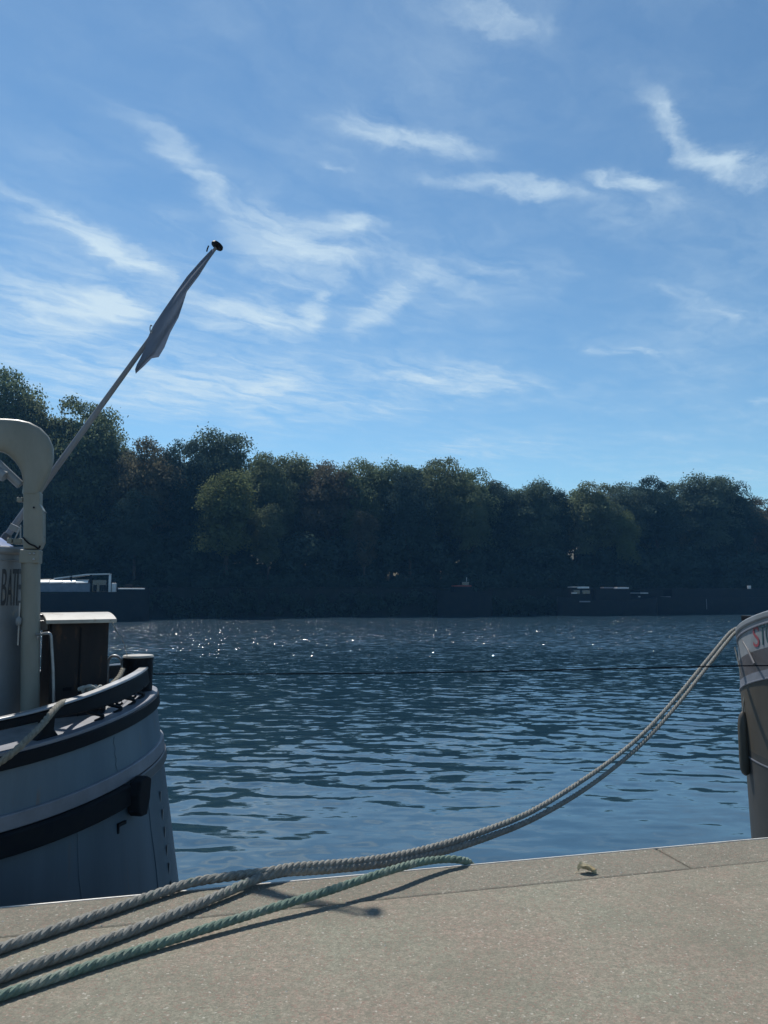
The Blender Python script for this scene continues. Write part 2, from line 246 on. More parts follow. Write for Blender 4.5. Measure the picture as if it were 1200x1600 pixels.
# ---------------------------------------------------------------- mesh helpers
class MB:
    def __init__(self): self.v = []; self.f = []
    def add(self, vs, fs):
        o = len(self.v); self.v += [tuple(x) for x in vs]; self.f += [tuple(i+o for i in q) for q in fs]; return self
    def box(self, c, ax, ay, az):               # centre and three half-axis vectors
        c, ax, ay, az = map(Vector, (c, ax, ay, az))
        vs = [c+sx*ax+sy*ay+sz*az for sz in (-1, 1) for sy in (-1, 1) for sx in (-1, 1)]
        return self.add(vs, [(0, 2, 3, 1), (4, 5, 7, 6), (0, 1, 5, 4), (2, 6, 7, 3), (0, 4, 6, 2), (1, 3, 7, 5)])
    def stbox(self, s0, s1, t0, t1, z0, z1):
        return self.box(W((s0+s1)/2, (t0+t1)/2, (z0+z1)/2), W((s1-s0)/2, 0), W(0, (t1-t0)/2), (0, 0, (z1-z0)/2))
    def tube(self, pts, r, n=10, closed=False, caps=True):
        pts = [Vector(p) for p in pts]; rs = r if isinstance(r, (list, tuple)) else [r]*len(pts)
        up = None; vs = []
        for i, p in enumerate(pts):
            a = pts[max(i-1, 0)]; b = pts[min(i+1, len(pts)-1)]
            if closed: a = pts[i-1]; b = pts[(i+1) % len(pts)]
            d = (b-a).normalized()
            if up is None: up = Vector((0, 0, 1)) if abs(d.z) < .9 else Vector((1, 0, 0))
            x = d.cross(up).normalized(); up = x.cross(d).normalized()
            for k in range(n):
                q = 2*math.pi*k/n; vs.append(p+(x*math.cos(q)+up*math.sin(q))*rs[i])
        fs = []; m = len(pts)
        for i in range(m if closed else m-1):
            j = (i+1) % m
            for k in range(n): fs.append((i*n+k, i*n+(k+1) % n, j*n+(k+1) % n, j*n+k))
        if caps and not closed: fs += [tuple(range(n))[::-1], tuple((m-1)*n+k for k in range(n))]
        return self.add(vs, fs)
    def lathe(self, c, prof, n=20, axis=(0, 0, 1)):   # prof: (radius, height) pairs
        c = Vector(c); ax = Vector(axis).normalized(); x = ax.orthogonal().normalized(); y = ax.cross(x); vs = []; fs = []
        for r_, h in prof:
            for k in range(n):
                q = 2*math.pi*k/n; vs.append(c+ax*h+(x*math.cos(q)+y*math.sin(q))*r_)
        m = len(prof)
        for i in range(m-1):
            for k in range(n): fs.append((i*n+k, i*n+(k+1) % n, (i+1)*n+(k+1) % n, (i+1)*n+k))
        fs += [tuple(range(n))[::-1], tuple((m-1)*n+k for k in range(n))]
        return self.add(vs, fs)
    def strip(self, rows, closed_profile=True, caps=True):   # loft of equally long rows of points
        n = len(rows[0]); vs = [p for r_ in rows for p in r_]; fs = []
        for i in range(len(rows)-1):
            for k in range(n if closed_profile else n-1):
                fs.append((i*n+k, i*n+(k+1) % n, (i+1)*n+(k+1) % n, (i+1)*n+k))
        if caps and closed_profile: fs += [tuple(range(n))[::-1], tuple((len(rows)-1)*n+k for k in range(n))]
        return self.add(vs, fs)
    def prism(self, poly, off):                # polygon of points and the vector it is pushed through
        n = len(poly); off = Vector(off); vs = [Vector(p) for p in poly]+[Vector(p)+off for p in poly]
        return self.add(vs, [tuple(range(n))[::-1], tuple(range(n, 2*n))]+[(k, (k+1) % n, n+(k+1) % n, n+k) for k in range(n)])
    def build(self, name, m, parent=None, smooth=False, bevel=0.0, loc=None, sub=0):
        me = bpy.data.meshes.new(name); o = bpy.data.objects.new(name, me); COL.objects.link(o)
        org = world_loc(parent) if parent else (Vector(loc) if loc is not None else Vector((0, 0, 0)))
        me.from_pydata([tuple(Vector(v)-org) for v in self.v], [], self.f); me.update()
        import bmesh
        bm = bmesh.new(); bm.from_mesh(me); bmesh.ops.recalc_face_normals(bm, faces=bm.faces); bm.to_mesh(me); bm.free()
        me.materials.append(MATS[m])
        if smooth:
            for p in me.polygons: p.use_smooth = True
            me.set_sharp_from_angle(angle=R(40))
        if parent: o.parent = parent
        else: o.location = org
        if bevel:
            b = o.modifiers.new('bevel', 'BEVEL'); b.width = bevel; b.segments = 2; b.limit_method = 'ANGLE'
        if sub:
            b = o.modifiers.new('sub', 'SUBSURF'); b.levels = b.render_levels = sub
        return o
def world_loc(o):
    v = Vector((0, 0, 0))
    while o: v = v+o.location; o = o.parent
    return v
def tag(o, label=None, cat=None, group=None, kind=None):
    if label: o['label'] = label
    if cat: o['category'] = cat
    if group: o['group'] = group
    if kind: o['kind'] = kind
    return o
def thing(name, loc, label, cat, group=None):
    o = bpy.data.objects.new(name, None); COL.objects.link(o); o.location = loc; o.empty_display_size = .2
    return tag(o, label, cat, group)
def np_mesh(name, v, f, m):
    me = bpy.data.meshes.new(name); me.vertices.add(len(v)); me.vertices.foreach_set('co', np.asarray(v, np.float32).ravel())
    n = f.shape[1]; me.loops.add(f.size); me.loops.foreach_set('vertex_index', f.astype(np.int32).ravel())
    me.polygons.add(len(f)); me.polygons.foreach_set('loop_start', np.arange(0, f.size, n, dtype=np.int32)); me.polygons.foreach_set('loop_total', np.full(len(f), n, np.int32))
    me.update(calc_edges=True); me.materials.append(MATS[m]); return me
def spline(pts, step):
    pts = [Vector(p) for p in pts]; P = [2*pts[0]-pts[1]]+pts+[2*pts[-1]-pts[-2]]; raw = []
    for i in range(1, len(P)-2):
        n = max(4, int((P[i+1]-P[i]).length/step)+1)
        for k in range(n):
            u = k/n; a, b, c, d = P[i-1:i+3]
            raw.append(.5*((2*b)+(c-a)*u+(2*a-5*b+4*c-d)*u*u+(3*b-a-3*c+d)*u**3))
    raw.append(pts[-1]); out = [raw[0]]; left = step
    for a, b in zip(raw, raw[1:]):
        l = (b-a).length; pos = 0
        while l-pos >= left and l > 1e-9:
            pos += left; out.append(a.lerp(b, pos/l)); left = step
        left -= (l-pos)
    return out
def smooth01(x): x = max(0, min(1, x)); return x*x*(3-2*x)

# ---------------------------------------------------------------- ground, quay, water, far bank
q = MB(); q.stbox(-90, 90, -80, EDGE-.359, -3, 0.0)
quay = q.build('quay', 'quay_concrete', bevel=0); tag(quay, 'sunlit aggregate concrete quay in the foreground', kind='structure')
js = ST(on_z(1070, 1350))[0]
for k in range(-5, 6):                      # the long coping blocks along the quay edge
    s0 = js+k*4.4; c = MB(); c.stbox(s0+.006, s0+4.394, EDGE-.347, EDGE, -.45, -.002+.001*(k % 2)); c.build('coping_stone', 'coping_concrete', quay, bevel=.012)
c = MB(); c.stbox(-90, 90, EDGE-.36, EDGE-.06, -3, -.02); c.build('joint_mortar', 'bottom_black', quay)
c = MB(); c.stbox(-90, 90, EDGE-.05, EDGE-.006, -3, -.46); c.build('quay_wall', 'wall_stone', quay)
c = MB(); c.stbox(-40, 40, EDGE+.001, EDGE+.012, -.07, -.001); c.build('edge_strip', 'edge_pale', quay, bevel=.003)  # thin pale strip along the quay edge

# water: one sheet, rows spreading with distance, with real waves
BANK = 95.0
nr, nc = 760, 640
rr = np.concatenate([np.geomspace(2.6, 150, nr-2), [400, 1500]]); aa = np.radians(np.linspace(-62, 62, nc))
rg, ag = np.meshgrid(rr, aa, indexing='ij'); X = rg*np.sin(ag); Y = rg*np.cos(ag); Zw = np.zeros_like(X)
wr = np.random.default_rng(3)
dl = rg*math.log(150/2.6)/(nr-2)
amp = .75+.5*np.sin(X*.31+1.3*np.sin(Y*.23))*np.sin(Y*.37+.9*np.sin(X*.19+1))
for i in range(70):
    lam = math.exp(wr.uniform(math.log(.16), math.log(1.9))); th = wr.normal(0, .52)+.12; kx, ky = math.sin(th)*2*math.pi/lam, math.cos(th)*2*math.pi/lam
    sl = .0105*(1.25 if .3 < lam < 1.0 else .75)*wr.uniform(.6, 1.4)
    Zw += sl*lam/(2*math.pi)*np.sin(kx*X+ky*Y+wr.uniform(0, 6.28)+.8*np.sin(.21*X+i)*np.sin(.17*Y+i*.7))*np.exp(-(2.2*dl/lam)**2)*amp
Zw[-2:] = 0
V = np.stack([X, Y, Zw+WATER], -1).reshape(-1, 3)
I = np.arange(nr*nc).reshape(nr, nc); Fq = np.stack([I[:-1, :-1], I[:-1, 1:], I[1:, 1:], I[1:, :-1]], -1).reshape(-1, 4)[:, ::-1]
wme = np_mesh('river', V, Fq, 'river_water'); wme.polygons.foreach_set('use_smooth', np.ones(len(wme.polygons), bool))
river = bpy.data.objects.new('river', wme); COL.objects.link(river); tag(river, 'rippled blue river reflecting sky and trees', kind='structure')

# far bank: terrain rising behind a low stone embankment
gv = []; ss = np.linspace(-500, 700, 61); ts = [BANK+.6, BANK+4, BANK+9, BANK+20, BANK+45, BANK+90, BANK+200, BANK+1800]; hz = [2.0, 2.1, 2.3, 3.6, 11.5, 13, 13, 13]
for t_, h_ in zip(ts, hz):
    for s_ in ss: gv.append(W(s_, t_, h_+.25*mnoise.noise((s_*.05, t_*.05, 0))))
I = np.arange(len(ts)*61).reshape(len(ts), 61); Fq = np.stack([I[:-1, :-1], I[:-1, 1:], I[1:, 1:], I[1:, :-1]], -1).reshape(-1, 4)
tm = np_mesh('far_bank', np.array([tuple(v) for v in gv]), Fq, 'bank_ground'); fb = bpy.data.objects.new('far_bank', tm); COL.objects.link(fb); tag(fb, 'shaded wooded ground of the far bank', kind='structure')
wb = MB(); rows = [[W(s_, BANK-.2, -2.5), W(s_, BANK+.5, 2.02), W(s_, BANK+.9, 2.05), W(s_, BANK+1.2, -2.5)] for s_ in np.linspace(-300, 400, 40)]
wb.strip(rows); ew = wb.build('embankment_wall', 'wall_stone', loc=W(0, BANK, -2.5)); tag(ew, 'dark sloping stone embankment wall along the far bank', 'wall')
# coping blocks of the far wall are below pixel size; the material carries them

# ---------------------------------------------------------------- trees
def leaves(cent, nor, size, r):
    n = len(cent); a = r.normal(size=(n, 3)); a -= nor*np.sum(a*nor, 1, keepdims=True); a /= np.linalg.norm(a, axis=1, keepdims=True)+1e-9
    b = np.cross(nor, a); s = (size*r.uniform(.6, 1.4, n))[:, None]
    v = np.stack([cent-a*s, cent+b*s*.55, cent+a*s, cent-b*s*.55], 1).reshape(-1, 3)
    return v, np.arange(4*n).reshape(n, 4)
def crown_np(H, rw, r, lumps=46, per=300, base=.22, leaf=.2, top=1.0, spiky=.0):
    C = []; Nn = []
    cz = H*(base+top)/2; hz_ = H*(top-base)/2
    for i in range(lumps):
        z = r.uniform(-.95, .98); q = r.uniform(0, 6.283); rad = math.sqrt(max(0, 1-z*z))**.7
        k = r.uniform(.55, .86); lr = H*r.uniform(.07, .125)
        c = np.array([rad*math.cos(q)*rw*k, rad*math.sin(q)*rw*k, cz+z*hz_*k*1.04])
        d = r.normal(size=(per, 3)); d /= np.linalg.norm(d, axis=1, keepdims=True); d[:, 2] = np.where(d[:, 2] < -.3, -d[:, 2], d[:, 2])
        rr_ = r.uniform(.55, 1.08, per)[:, None]; rr_ = np.where(r.random((per, 1)) < .08, rr_*1.25, rr_)
        C.append(c+d*lr*rr_*np.array([1.1, 1.1, .85+spiky])); nn = d+r.normal(size=(per, 3))*.55; Nn.append(nn/np.linalg.norm(nn, axis=1, keepdims=True))
    n2 = 1500; d = r.normal(size=(n2, 3)); d /= np.linalg.norm(d, axis=1, keepdims=True); d *= r.uniform(.2, .72, (n2, 1))  # oversized inner leaves, added to block light through the crown
    C2 = d*np.array([rw, rw, hz_])+np.array([0, 0, cz]); N2 = r.normal(size=(n2, 3)); N2 /= np.linalg.norm(N2, axis=1, keepdims=True)
    v1, f1_ = leaves(np.concatenate(C), np.concatenate(Nn), leaf, r); v2, f2 = leaves(C2, N2, leaf*3.0, r)
    return np.concatenate([v1, v2]), np.concatenate([f1_, f2+len(v1)])
def trunk_mb(H, rw, r):
    m = MB(); b = Vector((r.normal()*.3, r.normal()*.3, H*.55))
    m.tube([(0, 0, -.4), (0, 0, .5), b*.5+Vector((.1, 0, 0)), b, b+Vector((.2, .1, H*.22))], [.42, .34, .27, .2, .06], 9)
    for k in range(7):
        z = r.uniform(.25, .6)*H; q = r.uniform(0, 6.28); o = Vector((b.x*z/(H*.55), b.y*z/(H*.55), z)); l = rw*r.uniform(.5, .8)
        m.tube([o, o+Vector((math.cos(q)*l*.5, math.sin(q)*l*.5, l*.35)), o+Vector((math.cos(q)*l, math.sin(q)*l, l*.95))], [.13, .09, .03], 6)
    return m
PROT = []
for i, (rw, lp, base, sp) in enumerate([(5.2, 48, .20, 0), (4.4, 42, .16, .1), (6.2, 54, .26, 0), (3.6, 36, .12, .35), (5.0, 50, .18, .05), (5.6, 40, .3, 0)]):
    r = np.random.default_rng(20+i); v, f = crown_np(18, rw, r, lp, 430, base, .165, 1.0, sp); zt = v[:, 2].max(); v[:, 2] *= 18/zt
    tmb = trunk_mb(18, rw, r)
    tme = bpy.data.meshes.new('trunk'); tme.from_pydata([tuple(x) for x in tmb.v], [], tmb.f); tme.materials.append(MATS['bark'])
    PROT.append((v, f, {}, tme))
def tree(pi, x, ytop, t, label, leafname, group=None, wide=1.0, zb=None):
    tp = on_t(x, ytop-(14 if x < 160 else 6), t); zb = zb if zb is not None else 2.0+max(0, (t-BANK-5)*.08)
    H = tp.z-zb; k = H/18; v, f, cache, tme = PROT[pi]
    if leafname not in cache: cache[leafname] = np_mesh('crown', v, f, leafname)
    o = thing('tree', (tp.x, tp.y, zb), label, 'tree', group); kw = min(k, 1.1)*wide
    o.scale = (kw, kw, k); o.rotation_euler = (0, 0, random.uniform(0, 6.28))
    for nm, me in (('trunk', tme), ('crown', cache[leafname])):
        c = bpy.data.objects.new(nm, me); COL.objects.link(c); c.parent = o
    return o
T0 = BANK
tree(2, -12, 578, T0+15, 'tallest tree of the far bank, at the left frame edge behind the crane boom', 'leaf_green', wide=1.0)
tree(0, 60, 622, T0+13, 'tall leafy tree just behind the curved crane head', 'leaf_green', wide=.75)
tree(4, 140, 632, T0+12, 'tall loose tree crossed by the leaning flagpole', 'leaf_green', wide=1.0)
tree(0, 103, 655, T0+14, 'leafy tree filling the notch between crane head and flagpole', 'leaf_green', wide=.8)
tree(5, 232, 690, T0+8, 'brownish round tree in the dip right of the flagpole', 'leaf_brown', wide=.85)
tree(0, 345, 671, T0+16, 'broad dark tree rising highest right of the flag', 'leaf_blue', wide=.98)
tree(1, 290, 692, T0+9, 'dark slim tree at the left shoulder of the broad dark tree', 'leaf_deep', wide=.7)
tree(3, 355, 738, T0+2, 'yellow-green slender tree lit in front of the dark wood', 'leaf_yellow', wide=1.15)
tree(4, 418, 712, T0+8, 'greyish green tree right below the broad dark tree', 'leaf_green', wide=.8)
tree(3, 460, 712, T0+12, 'small pointed crown left of the level tree row', 'leaf_green', wide=.95)
tree(5, 515, 722, T0+8, 'first brown-tinged tree of the level row in the middle', 'leaf_brown', wide=.85)
tree(1, 562, 721, T0+7, 'second crown of the level row, spiky along its top', 'leaf_green', wide=.85)
tree(0, 612, 720, T0+8, 'third crown of the level row in the middle', 'leaf_green', wide=.75)
tree(4, 640, 738, T0+3, 'deep green tree standing forward below the level row', 'leaf_deep', wide=.75)
tree(2, 682, 718, T0+8, 'broad rounded tree at the right end of the level row', 'leaf_green', wide=.85)
tree(1, 735, 736, T0+7, 'tree on the slope descending right from the level row', 'leaf_green', wide=.85)
tree(5, 728, 758, T0+3, 'lighter green rounded tree standing forward on the descending slope', 'leaf_green', wide=.7)
tree(3, 775, 752, T0+8, 'slim crown at the foot of the descending slope', 'leaf_deep', wide=.9)
tree(0, 828, 749, T0+6, 'single rounded tree between the two gaps in the skyline', 'leaf_blue', wide=.85)
tree(3, 868, 766, T0+7, 'low crown in the skyline gap under the short contrail', 'leaf_deep', wide=.8)
tree(4, 922, 757, T0+5, 'flat-topped lighter tree right of the skyline gap', 'leaf_green', wide=.95)
tree(5, 975, 756, T0+7, 'dull green tree between the flat-topped tree and the big right crown', 'leaf_blue', wide=.85)
tree(2, 1022, 746, T0+8, 'left half of the big rounded crown group at right', 'leaf_deep', wide=.75)
tree(0, 1098, 741, T0+7, 'highest rounded tree at the right of the skyline', 'leaf_blue', wide=1.0)
tree(1, 1145, 757, T0+6, 'tree on the right shoulder dropping to the frame edge', 'leaf_deep', wide=.8)
tree(5, 1196, 778, T0+6, 'low brownish tree at the right frame edge', 'leaf_brown', wide=.9)
tree(2, 1270, 760, T0+8, 'broad tree just past the right frame edge', 'leaf_deep', wide=.9)
tree(3, 975, 800, T0+1.8, 'yellow-green sapling in front of the dark right wood', 'leaf_yellow', wide=.8)
tree(3, 570, 800, T0+1.8, 'small olive tree low in front of the level row', 'leaf_brown', wide=.8)
tree(3, 420, 790, T0+1.8, 'green sapling low between the yellow-green tree and the level row', 'leaf_green', wide=.8)
tree(1, 215, 770, T0+2, 'small dark tree low behind the far white-decked barge', 'leaf_deep', wide=.9)
tree(0, -110, 610, T0+15, 'broad tree past the left frame edge', 'leaf_green', wide=.9)
for i_, (x_, y_) in enumerate([(30, 618), (105, 655), (195, 694), (262, 705), (400, 706), (440, 724), (490, 726), (540, 727), (588, 726), (650, 725), (705, 732), (755, 750), (800, 764), (850, 764), (895, 764), (948, 762), (1000, 757), (1060, 752), (1120, 752), (1170, 782)]):
    tree((i_*2+1) % 6, x_, y_+5, T0+12+(i_*5) % 4, 'dull green tree in the row behind, closing the skyline between nearer crowns', ('leaf_green', 'leaf_blue', 'leaf_green', 'leaf_brown')[i_ % 4], 'trees of the back row on the far bank', wide=.85)
# the wood behind and the undergrowth at the foot: one mass each
SKY = [(-200, 600), (0, 600), (60, 640), (180, 668), (195, 705), (270, 710), (300, 690), (400, 695), (440, 732), (690, 730), (795, 770), (830, 765), (880, 782), (930, 770), (1100, 757), (1170, 790), (1300, 785)]
def skyy(x): return float(np.interp(x, [a for a, b in SKY], [b for a, b in SKY]))
def mass(name, label, n, x0, x1, t0, t1, frac, leafname, seed, size, per, lr0, lr1, zlow=2.0):
    r = np.random.default_rng(seed); C = []; Nn = []
    for i in range(n):
        x = r.uniform(x0, x1); t = r.uniform(t0, t1); zt = on_t(x, skyy(x)+10, t).z; p = on_t(x, 925, t)
        zb = zlow+max(0, (t-BANK-5)*.08); lr = r.uniform(lr0, lr1); z = zb+r.uniform(0, 1)**.8*max(1, (zt-zb-lr)*frac)
        d = r.normal(size=(per, 3)); d /= np.linalg.norm(d, axis=1, keepdims=True); C.append(np.array([p.x, p.y, z])+d*lr*r.uniform(.6, 1.05, (per, 1)))
        nn = d+r.normal(size=(per, 3))*.6; Nn.append(nn/np.linalg.norm(nn, axis=1, keepdims=True))
    v, f = leaves(np.concatenate(C), np.concatenate(Nn), size, r)
    o = bpy.data.objects.new(name, np_mesh(name, v, f, leafname)); COL.objects.link(o); tag(o, label, 'wood' if name == 'woodland' else 'bushes', kind='stuff'); return o
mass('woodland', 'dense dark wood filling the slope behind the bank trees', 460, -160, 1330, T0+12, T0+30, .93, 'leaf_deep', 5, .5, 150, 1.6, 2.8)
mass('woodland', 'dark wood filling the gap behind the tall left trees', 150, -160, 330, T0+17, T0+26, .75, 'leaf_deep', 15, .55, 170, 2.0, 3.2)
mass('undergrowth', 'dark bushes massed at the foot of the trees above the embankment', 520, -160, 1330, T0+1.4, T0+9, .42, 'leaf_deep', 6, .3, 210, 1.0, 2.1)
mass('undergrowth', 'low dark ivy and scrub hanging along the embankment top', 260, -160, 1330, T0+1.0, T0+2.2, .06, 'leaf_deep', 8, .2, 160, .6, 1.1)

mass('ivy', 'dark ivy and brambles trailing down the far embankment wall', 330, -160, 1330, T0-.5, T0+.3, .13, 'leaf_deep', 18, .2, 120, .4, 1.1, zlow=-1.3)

# ---------------------------------------------------------------- left boat (stern towards the right)
TC = 6.5; B0 = 1.72; S0 = -1.67; A0 = 1.40
def lplan(phi, z, out=0.0):                 # phi 0 = near side amidships end of the round, 90 deg = stern tip
    tip = -.27-(z-.78)*.15; a = tip-S0; b = B0-.10*max(0, (.4-z))*.5
    s, t = S0+a*math.sin(phi), TC-b*math.cos(phi)
    nx, ny = math.sin(phi)/a, -math.cos(phi)/b; l = math.hypot(nx, ny)
    return s+nx/l*out, t+ny/l*out
def sheer(phi): return .525+.17*smooth01(max(0, phi)/(math.pi/2)) if phi <= math.pi/2 else .695-.17*smooth01((phi-math.pi/2)/(math.pi/2))
def lpath(z_fn, out, p0=-.01, n=56, p1=math.pi, fore=6.0):
    pts = []
    def add_fore(ph, side):
        for k in range(6):
            f = (6-k)/6*fore if side < 0 else (k+1)/6*fore
            z = z_fn(ph); s, t = lplan(0 if side < 0 else math.pi, z, out); pts.append(W(s-f, t, z))
    if p0 < 0: add_fore(0, -1); p0 = 0
    for k in range(n+1):
        ph = p0+(p1-p0)*k/n; z = z_fn(ph); s, t = lplan(ph, z, out); pts.append(W(s, t, z))
    if p1 >= math.pi-1e-6: add_fore(math.pi, 1)
    return pts
def lband(z0, z1, o0, o1, **kw):              # closed belt between two heights below/above the sheer, between two offsets
    corners = [(z0, o0), (z0, o1), (z1, o1), (z1, o0)]
    cols = [lpath(lambda ph, dz=dz: sheer(ph)+dz, o, **kw) for dz, o in corners]
    m = MB(); m.strip([list(c) for c in zip(*cols)]); return m
LB = thing('moored_workboat', W(-3, TC, WATER), 'blue-grey workboat at left with rounded stern, crane and lettered white deckhouse', 'boat')
def hull_rows(levels):
    cols = [lpath(lambda ph, dz=dz, ab=ab: (sheer(ph)+dz) if not ab else dz, 0.0) for dz, ab in levels]
    m = MB(); m.strip([list(c) for c in zip(*cols)], closed_profile=False); return m
hull_rows([(-.03, 0), (-.12, 0), (-.22, 0), (-.35, 0)]).build('upper_strake', 'hull_blue', LB, smooth=True)
hull_rows([(-.35, 0), (-.45, 0), (-.55, 0), (-.75, 0), (-.5, 1), (-.9, 1), (-1.3, 1), (-1.8, 1)]).build('hull', 'hull_low', LB, smooth=True)
lband(-.425, -.335, -.01, .022).build('pale_belt', 'pale_band', LB, smooth=True, bevel=.006)
lband(-.565, -.43, -.01, .055, p1=1.02).build('rubbing_strake', 'black_rubber', LB, smooth=True, bevel=.012)
lband(-.50, -.43, -.01, .03, p0=1.10).build('stern_rubbing_strake', 'dark_grey_paint', LB, smooth=True, bevel=.008)
lband(-.082, -.0, -.005, .028).build('sheer_strake', 'black_paint', LB, smooth=True, bevel=.006)
lband(-.002, .022, -.17, .02).build('covering_board', 'pale_band', LB, smooth=True, bevel=.005)
dk = lpath(lambda ph: sheer(ph)-.06, -.10); m = MB(); m.add(dk, [tuple(range(len(dk)))]); m.build('deck', 'deck_grey', LB)
def rail_z(ph): return sheer(ph)+.165
lband(.135, .185, -.10, -.035, p1=.35).build('bulwark_rail', 'black_paint', LB, smooth=True, bevel=.008)
cols = []
for dz0, o in ((.135, -.095), (.135, -.03), (.19, -.03), (.19, -.095)):
    cols.append(lpath(lambda ph, dz0=dz0: sheer(ph)+dz0-(.05*smooth01((ph-.55)/.6) if dz0 < .15 else -.01*smooth01((ph-.55)/.6)), o, p0=.36))
m = MB(); m.strip([list(c) for c in zip(*cols)]); m.build('stern_bulwark_rail', 'black_paint', LB, smooth=True, bevel=.01)
cols = []
for dz0, o in ((.188, -.1), (.188, -.024), (.203, -.03), (.203, -.09)):
    cols.append(lpath(lambda ph, dz0=dz0: sheer(ph)+dz0+.01*smooth01((ph-.55)/.6)+.004, o, p0=.3))
m = MB(); m.strip([list(c) for c in zip(*cols)]); m.build('rail_capping', 'steel', LB, smooth=True, bevel=.004)
for ph in (.92, 1.06, 1.2, 1.34, 1.75, 2.1):            # scrolled supports under the stern rail
    z0 = sheer(ph)+.02; pts = []
    for k in range(15):
        u = k/14; s, t = lplan(ph+.035*math.sin(u*2*math.pi), z0, -.062+.02*math.sin(u*2*math.pi)); pts.append(W(s, t, z0+u*.095))
    m = MB(); m.tube(pts, .012, 8)
    s, t = lplan(ph+.03, z0, -.055); c = W(s, t, z0+.07); d = W(1, .25).normalized()
    m.tube([c+(d*math.cos(q)+Vector((0, 0, 1))*math.sin(q))*(.012+.012*q/6) for q in np.linspace(0, 6, 14)], .009, 6); m.build('rail_bracket', 'black_paint', LB, smooth=True)
for ph, w in ((.28, .06), (.66, .06), (-.0, .05)):
    s, t = lplan(ph, .6, -.07); d = lplan(ph+.02, .6, -.07); e = (W(*d)-W(s, t)).normalized(); nn = Vector((-e.y, e.x, 0))
    m = MB(); z0 = sheer(ph); m.prism([W(s, t, z0+.015)-e*w*1.3-nn*.03, W(s, t, z0+.015)+e*w*1.3-nn*.03, W(s, t, z0+.07)+e*w*.6-nn*.03, W(s, t, z0+.15)+e*w*.7-nn*.03, W(s, t, z0+.15)-e*w*.7-nn*.03, W(s, t, z0+.07)-e*w*.6-nn*.03], nn*.06)
    m.build('stanchion', 'black_paint', LB, bevel=.006)
s, t = lplan(1.06, .2, .03); c = W(s, t, .0); sd2 = lplan(1.09, .2, .03); e = (W(*sd2)-W(s, t)).normalized(); nn = Vector((e.y, -e.x, 0)); zc_ = sheer(1.06)-.53
m = MB(); hw = .085
m.prism([c+e*a*hw+Vector((0, 0, zc_+b)) for a, b in ((-1, .02), (-.7, .11), (.3, .13), (1, .10), (.85, -.03), (.45, -.13), (-.5, -.125), (-.9, -.09))], nn*.09); m.build('strake_end_fender', 'black_rubber', LB, bevel=.012)
p = on_t(188, 1287, 5.45); s, t = ST(p)
for i in range(1):
    best = min(np.linspace(.3, 1.5, 200), key=lambda ph: (W(*lplan(ph, p.z)) .xy.normalized()-p.xy.normalized()).length); s, t = lplan(best, .0, .004)
    c = W(s, t); d = ray(188, 1287); zz = EYE+d.z*(c.y/d.y); m = MB(); e = (W(*lplan(best+.02, 0))-W(*lplan(best, 0))).normalized()
    m.box((c.x, c.y, zz), e*.045, Vector((-e.y, e.x, 0))*.012, (0, 0, .012)); m.box(Vector((c.x, c.y, zz-.03))-e*.035, e*.008, Vector((-e.y, e.x, 0))*.01, (0, 0, .025)); m.build('hull_lug', 'black_paint', LB, bevel=.004)
for k in range(7):                                   # draught marks painted near the stern post
    z = -.02-.13*k; s, t = lplan(1.36, z, .003); e = (W(*lplan(1.40, z, .003))-W(s, t)).normalized(); m = MB()
    m.box(W(s, t, z), e*.018, Vector((-e.y, e.x, 0))*.002, (0, 0, .042)); m.build('draught_mark', 'dark_grey_paint', LB)
for ph, za, zb2 in ((.42, -.345, -.105), (.98, -.345, -.105), (.22, -1.6, -.58), (.74, -1.6, -.58), (1.2, -1.6, -.58)):   # welded plate butts
    z_top, z_bot = sheer(ph)+zb2, (sheer(ph)+za if za > -1 else za); m = MB()
    m.tube([W(*lplan(ph+.004*math.sin(k*1.7), z_bot+(z_top-z_bot)*k/12, .0005), z_bot+(z_top-z_bot)*k/12) for k in range(13)], .0045, 6); m.build('weld_seam', 'hull_blue' if za > -1 else 'hull_low', LB, smooth=True)
# deckhouse with rounded corner
HS, HT, HR, HZ0, HZ1 = -1.583, 6.264, .427, .42, 1.826
def house_outline(off=0.0):
    pts = [(-7.0, HT-HR-off)]
    for k in range(25): q = math.pi/2*k/24; pts.append((HS+(HR+off)*math.sin(q), HT-(HR+off)*math.cos(q)))
    far = 7.45
    for k in range(25): q = -.2+(math.pi/2+.2)*k/24; pts.append((HS-.42+(HR+off)*math.cos(q), far+(HR+off)*math.sin(q)))
    pts.append((-7.0, far+HR+off)); return pts
def house_ring(off, z0, z1):
    m = MB(); o = house_outline(off); m.prism([W(s, t, z0) for s, t in o], (0, 0, z1-z0)); return m
wall = house_ring(0, HZ0, HZ1-.05).build('deckhouse_wall', 'white_paint', LB, smooth=True)
house_ring(.022, HZ1-.06, HZ1).build('deckhouse_roof', 'white_paint', LB, smooth=True, bevel=.02)
house_ring(.006, HZ1-.105, HZ1-.095).build('wall_moulding', 'white_paint', LB, smooth=True, bevel=.004)
house_ring(.01, HZ0, HZ0+.08).build('wall_skirting', 'dark_grey_paint', LB, smooth=True)
def text_mesh(ch, cx):
    cu = bpy.data.curves.new('t', 'FONT'); cu.body = ch; cu.align_x = 'CENTER'; cu.extrude = .01; cu.resolution_u = 6; cu.offset = .0
    to = bpy.data.objects.new('t', cu); COL.objects.link(to); dg = bpy.context.evaluated_depsgraph_get(); me = bpy.data.meshes.new_from_object(to.evaluated_get(dg))
    v = [tuple(x.co) for x in me.vertices]; f = [tuple(p.vertices) for p in me.polygons]; bpy.data.objects.remove(to); bpy.data.curves.remove(cu); bpy.data.meshes.remove(me); return v, f
